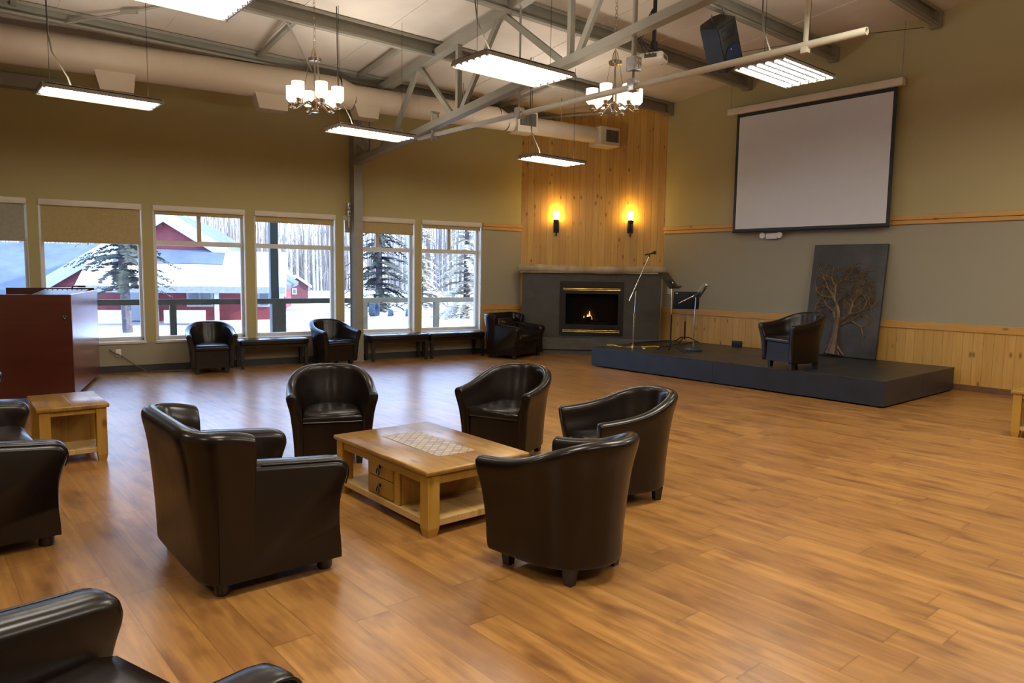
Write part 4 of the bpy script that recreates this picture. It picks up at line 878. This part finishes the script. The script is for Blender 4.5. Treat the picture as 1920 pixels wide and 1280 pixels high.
m = MB(); m.bb(.5, 2.4, -3.5, -3.4, .1, .75); m.bb(-3.2, -1.4, -3.5, -3.4, .1, .75) ; m.build('porch_rail', M['trimw'], t, False)
m = MB(); m.bb(-hw-9, -hw, 3, 12, 0, 1.5); wg = m.build('side_wing', M['barn'], t, False)
m = MB(); m.prism([(1.8, 1.25), (7.5, 3.9), (13.2, 1.25), (13.2, 1.5), (7.5, 4.2), (1.8, 1.55)], 'x', -hw-9.5, -hw+3.2); m.build('wing_roof', M['roofg'], wg, False)
m = MB()
for k in range(5): m.bb(-hw-8.3+k*1.7, -hw-7.5+k*1.7, 2.92, 3.02, .35, 1.2)
m.build('wing_window', M['trimw'], wg, False)
t = thing('red_shed', 'tiny dark red shed with snowy roof and one white window', 'shed', (25.6, 58.0, GZ), radians(-40.5+32))
m = MB(); m.prism([(-1.0, 0), (1.0, 0), (1.0, 1.45), (0, 2.15), (-1.0, 1.45)], 'y', 0, 3.2); m.build('wall', mat('dark_siding', (0.13, 0.035, 0.035), 0.8), t, False)
m = MB()
for s in (-1, 1): m.prism([(s*1.25, 1.28), (0, 2.15), (0, 2.36), (s*1.25, 1.5)], 'y', -.25, 3.4)
m.build('roof', M['snow'], t, False)
m = MB(); m.bb(-.38, .02, -.06, 0.02, .75, 1.25); f_ = m.build('window', M['trimw'], t, False); m = MB(); m.bb(-.3, -.06, -.08, -.05, .83, 1.17); m.build('pane', M['dglass'], f_, False)
t = thing('tractor_tire', 'big dark tractor tire standing in the snow', 'tire', (21.3, 37.4, GZ+.05), radians(40))
def tyre(r, w): 
    m = MB(); m.lathe([(r*.55, -w*.4), (r*.8, -w*.5), (r*.97, -w*.42), (r, 0), (r*.97, w*.42), (r*.8, w*.5), (r*.55, w*.4), (r*.5, 0), (r*.55, -w*.4)], (0, 0, 0), 26, Matrix.Rotation(pi/2, 3, 'X'), False); return m
o = tyre(0.56, .36).build('tread', M['rubber'], t); o.location = (0, 0, .54)
m = MB()
for k in range(22): a = k*2*pi/22; m.box((.56*cos(a), 0, .54+.56*sin(a)), (.05, .33, .06), 0.01, Matrix.Rotation(-a, 3, 'Y'))
m.build('lug', M['rubber'], t, False)
for (x, y, r, lab) in ((22.1, 36.9, .42, 'small half buried tire beside the big tractor tire'), (23.0, 36.4, .48, 'dark half buried tire right of the other tires')):
    t = thing('tire', lab, 'tire', (x, y, GZ), radians(50)); o = tyre(r, .25).build('tread', M['rubber'], t); o.location = (0, 0, r*.25)
# trees
def spruce(seed, H, R, drop, m_needle, dens, z0=0.12, lean=0.0):
    rd = random.Random(seed); root = bpy.data.objects.new('spruce_tree', None); COL.objects.link(root)
    m = MB(); m.tube([(0, 0, -.2), (lean*.2, 0, H*.3), (lean*.1, 0, H*.98)], [H*.022, H*.018, 0.02], 8); m.build('trunk', M['bark'], root)
    m = MB(); z = H*z0; bm = m
    while z < H*.97:
        q = (z/H); Rz = R*(1-q)**.8*rd.uniform(.75, 1.1); nb = 6 if q < .8 else 4
        for k in range(nb):
            a = rd.uniform(0, 2*pi); c, s = cos(a), sin(a); L_ = Rz*rd.uniform(.65, 1.1); n = max(5, int(L_*dens*1.9))
            for i in range(n):
                f = (i+.5)/n; px = c*L_*f+lean*.1; py = s*L_*f; pz = z - drop*L_*f*f + .12*L_*f + rd.uniform(-.05, .05)
                w = (0.42*(1-f*.75)+.08)*L_*.42
                for _ in range(4):
                    sg = rd.choice((-1, 1)); ln = w*rd.uniform(.4, 1); ox, oy = -s*sg*ln+c*ln*.5, c*sg*ln+s*ln*.5; dz = -rd.uniform(.05, .45)*ln; th = .018+.022*rd.random()
                    m.tri((px, py, pz+th), (px+ox, py+oy, pz+dz), (px+c*.05, py+s*.05, pz-th-.02))
        z += H*.028*rd.uniform(.8, 1.2)*(1.2-q*.5)
    m.build('foliage', m_needle, root, False, fix=False); return root
r = spruce(3, 9.5, 2.8, .35, M['needle'], 7, .20, -.6); place(r, (7.35, 33.6, GZ+.1), .4); tag(r, 'dark green spruce with bare lower trunk in front of the red house', 'tree')
r = spruce(8, 11, 3.2, .4, M['needle'], 7, .06); place(r, (24.0, 41.5, GZ), 1.0); tag(r, 'dark spruce outside just right of the steel column', 'tree')
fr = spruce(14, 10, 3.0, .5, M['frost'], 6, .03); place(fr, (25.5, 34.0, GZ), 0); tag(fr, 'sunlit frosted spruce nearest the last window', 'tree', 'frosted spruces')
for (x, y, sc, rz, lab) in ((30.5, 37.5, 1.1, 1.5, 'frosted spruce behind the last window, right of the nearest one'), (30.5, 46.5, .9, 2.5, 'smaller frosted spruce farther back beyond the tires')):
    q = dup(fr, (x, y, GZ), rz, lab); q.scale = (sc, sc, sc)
def birch(seed):
    rd = random.Random(seed); root = bpy.data.objects.new('birch_tree', None); COL.objects.link(root); H = rd.uniform(13, 17)
    bx, by = rd.uniform(-.5, .5), rd.uniform(-.5, .5); pts = [(0, 0, -.3), (bx*.3, by*.3, H*.35), (bx, by, H*.7), (bx*1.3, by*1.3, H)]
    m = MB(); m.tube(pts, [.13, .10, .06, .015], 6); m.build('trunk', M['birch'], root)
    m = MB()
    for k in range(34):
        z = H*rd.uniform(.12, .95); a = rd.uniform(0, 2*pi); l = rd.uniform(.5, 1.25)*(1.1-z/H*.6); c, s = cos(a), sin(a); q = z/H; ox, oy = bx*q, by*q
        m.tube([(ox, oy, z), (ox+c*l*.5, oy+s*l*.5, z+l*.45), (ox+c*l, oy+s*l, z+l*.75)], [.028, .018, .006], 3)
        m.tube([(ox+c*l*.5, oy+s*l*.5, z+l*.45), (ox+c*l*.7-s*.3, oy+s*l*.7+c*.3, z+l*.85)], [.014, .005], 3)
    m.build('branches', M['twig'], root, False); return root
protos = [birch(k) for k in range(5)]; used = [False]*5; rd = random.Random(77)
degrees_ = lambda x, y: math.degrees(atan2(x, y))
spots = []; tries = 0
while len(spots) < 150 and tries < 60000:
    tries += 1; near = tries < 300
    azm = radians(rd.uniform(17, 50) if near else rd.uniform(-5, 53)); dist = rd.uniform(57, 61) if near else rd.uniform(58, 102)**1.0
    x, y = dist*sin(azm), dist*cos(azm)
    if (x-24.0)**2+(y-41.5)**2 < 40 or (x-26)**2+(y-58)**2 < 20: continue
    if degrees_(x, y) < 23 and dist < 66: continue
    if all((x-a_)**2+(y-b_)**2 > 3.75**2 for a_, b_ in spots): spots.append((x, y))
for k, (x, y) in enumerate(spots):
    loc = (x, y, GZ); j = k % 5; lab = 'bare pale birch tree in the wood beyond the snowy yard'
    if not used[j]: used[j] = True; q = place(protos[j], loc, rd.uniform(0, 6)); tag(q, lab, 'tree', 'birch wood')
    else: q = dup(protos[j], loc, rd.uniform(0, 6), lab, 'birch wood'); tag(q, None, 'tree')
    s = rd.uniform(.8, 1.15); q.scale = (s, s, s)
m = MB()
for k in range(5200):
    azm = radians(rd.uniform(-12, 62)); dist = rd.uniform(104, 118); x, y = dist*sin(azm), dist*cos(azm); h = rd.uniform(6, 17)*(.6+.4*sin(azm*23)**2); w = rd.uniform(.03, .14)
    dx, dy = cos(azm)*w, -sin(azm)*w; tx = rd.uniform(-.8, .8)
    m.quad((x-dx, y-dy, GZ-.3), (x+dx, y+dy, GZ-.3), (x+dx*.3+tx, y+dy*.3, GZ+h), (x-dx*.3+tx, y-dy*.3, GZ+h))
o = m.build('distant_woods', M['twig'], None, False, fix=False); tag(o, 'dense band of distant bare trees on the horizon', 'woods', None, 'stuff')
m = MB()
for k in range(2600):
    azm = radians(rd.uniform(27, 52)); dist = rd.uniform(47, 55.5); x, y = dist*sin(azm), dist*cos(azm)
    if any((x-a_)**2+(y-b_)**2 < 22 for a_, b_ in ((24, 41.5), (25.5, 34), (30.5, 37.5), (30.5, 46.5), (25.6, 58), (26, 60))): continue
    h = rd.uniform(.4, 1.6); tx, ty = rd.uniform(-.5, .5), rd.uniform(-.5, .5); w = .02
    m.tri((x-w, y, GZ-.1), (x+w, y, GZ-.1), (x+tx, y+ty, GZ+h))
o = m.build('undergrowth', M['twig'], None, False, fix=False); tag(o, 'frosty brush along the edge of the wood', 'undergrowth', None, 'stuff')

# ------------------------------------------------------------------ light, world, camera
w = bpy.data.worlds.new('winter_sky'); SC.world = w; w.use_nodes = True; nt = w.node_tree; nt.nodes.clear()
ob = node(nt, 'ShaderNodeOutputWorld'); bg = node(nt, 'ShaderNodeBackground'); L(nt, bg.outputs[0], ob.inputs[0])
tc = node(nt, 'ShaderNodeTexCoord'); sp = node(nt, 'ShaderNodeSeparateXYZ'); L(nt, tc.outputs['Generated'], sp.inputs[0])
L(nt, mixc(nt, ramp(nt, sp.outputs[2], 0.0, 0.5), (0.60, 0.76, 1.0), (0.34, 0.54, 1.0)), bg.inputs[0]); bg.inputs[1].default_value = 3.0
sd = bpy.data.lights.new('winter_sun', 'SUN'); sd.energy = 5.0; sd.color = (1.0, 0.93, 0.82); sd.angle = radians(1.5)
so = bpy.data.objects.new('winter_sun', sd); COL.objects.link(so); so.rotation_euler = Vector((-0.75, 0.55, -0.42)).to_track_quat('-Z', 'Y').to_euler()
# unseen area lamps added as fill, as if the strip light rows continued
for k, (x, y, z, e) in enumerate([(1.6, 2.4, 3.9, 26), (5.0, 2.4, 3.9, 30), (8.2, 1.6, 4.2, 26), (1.6, -1.2, 4.0, 24), (5.0, -1.2, 4.0, 24), (8.2, -1.6, 4.0, 18), (-2.2, 5.8, 3.7, 22), (-2.0, 1.0, 3.8, 18)]):
    ld = bpy.data.lights.new('unseen_fill', 'AREA'); ld.shape = 'RECTANGLE'; ld.size = 1.2; ld.size_y = 0.6; ld.energy = e*1.2; ld.color = (1.0, 0.93, 0.78)
    lo = bpy.data.objects.new('unseen_fill', ld); COL.objects.link(lo); lo.location = (x, y, z)
    ul = bpy.data.lights.new('ceiling_fill', 'AREA'); ul.shape = 'RECTANGLE'; ul.size = 1.1; ul.size_y = 0.4; ul.energy = 10; ul.color = (1.0, 0.95, 0.84)  # upward lamp added over each unseen one to lift the ceiling
    uo = bpy.data.objects.new('ceiling_fill', ul); COL.objects.link(uo); uo.location = (x, y, z+0.08); uo.rotation_euler = (pi, 0, 0)
yaw, pit, rol = radians(40.529), radians(5.439), radians(0.810)
Fv = Vector((sin(yaw)*cos(pit), cos(yaw)*cos(pit), -sin(pit))); r0 = Vector((cos(yaw), -sin(yaw), 0)); u0 = r0.cross(Fv)
rv = r0*cos(rol)+u0*sin(rol); uv = -r0*sin(rol)+u0*cos(rol)
cd = bpy.data.cameras.new('camera'); cd.sensor_fit = 'HORIZONTAL'; cd.sensor_width = 36; cd.lens = 1349/1920*36; cd.clip_start = 0.05; cd.clip_end = 500
cam = bpy.data.objects.new('camera', cd); COL.objects.link(cam)
mm = Matrix((rv, uv, -Fv)).transposed().to_4x4(); mm.translation = Vector((0, 0, 1.6)); cam.matrix_world = mm; SC.camera = cam
cy = SC.cycles; cy.use_denoising = True; cy.max_bounces = 7; cy.diffuse_bounces = 4; cy.glossy_bounces = 3; cy.transparent_max_bounces = 12; cy.sample_clamp_indirect = 6; cy.caustics_reflective = False; cy.caustics_refractive = False; cy.use_light_tree = True; cy.filter_width = 1.2
SC.view_settings.view_transform = 'Standard'; SC.view_settings.look = 'None'; SC.view_settings.exposure = 1.22
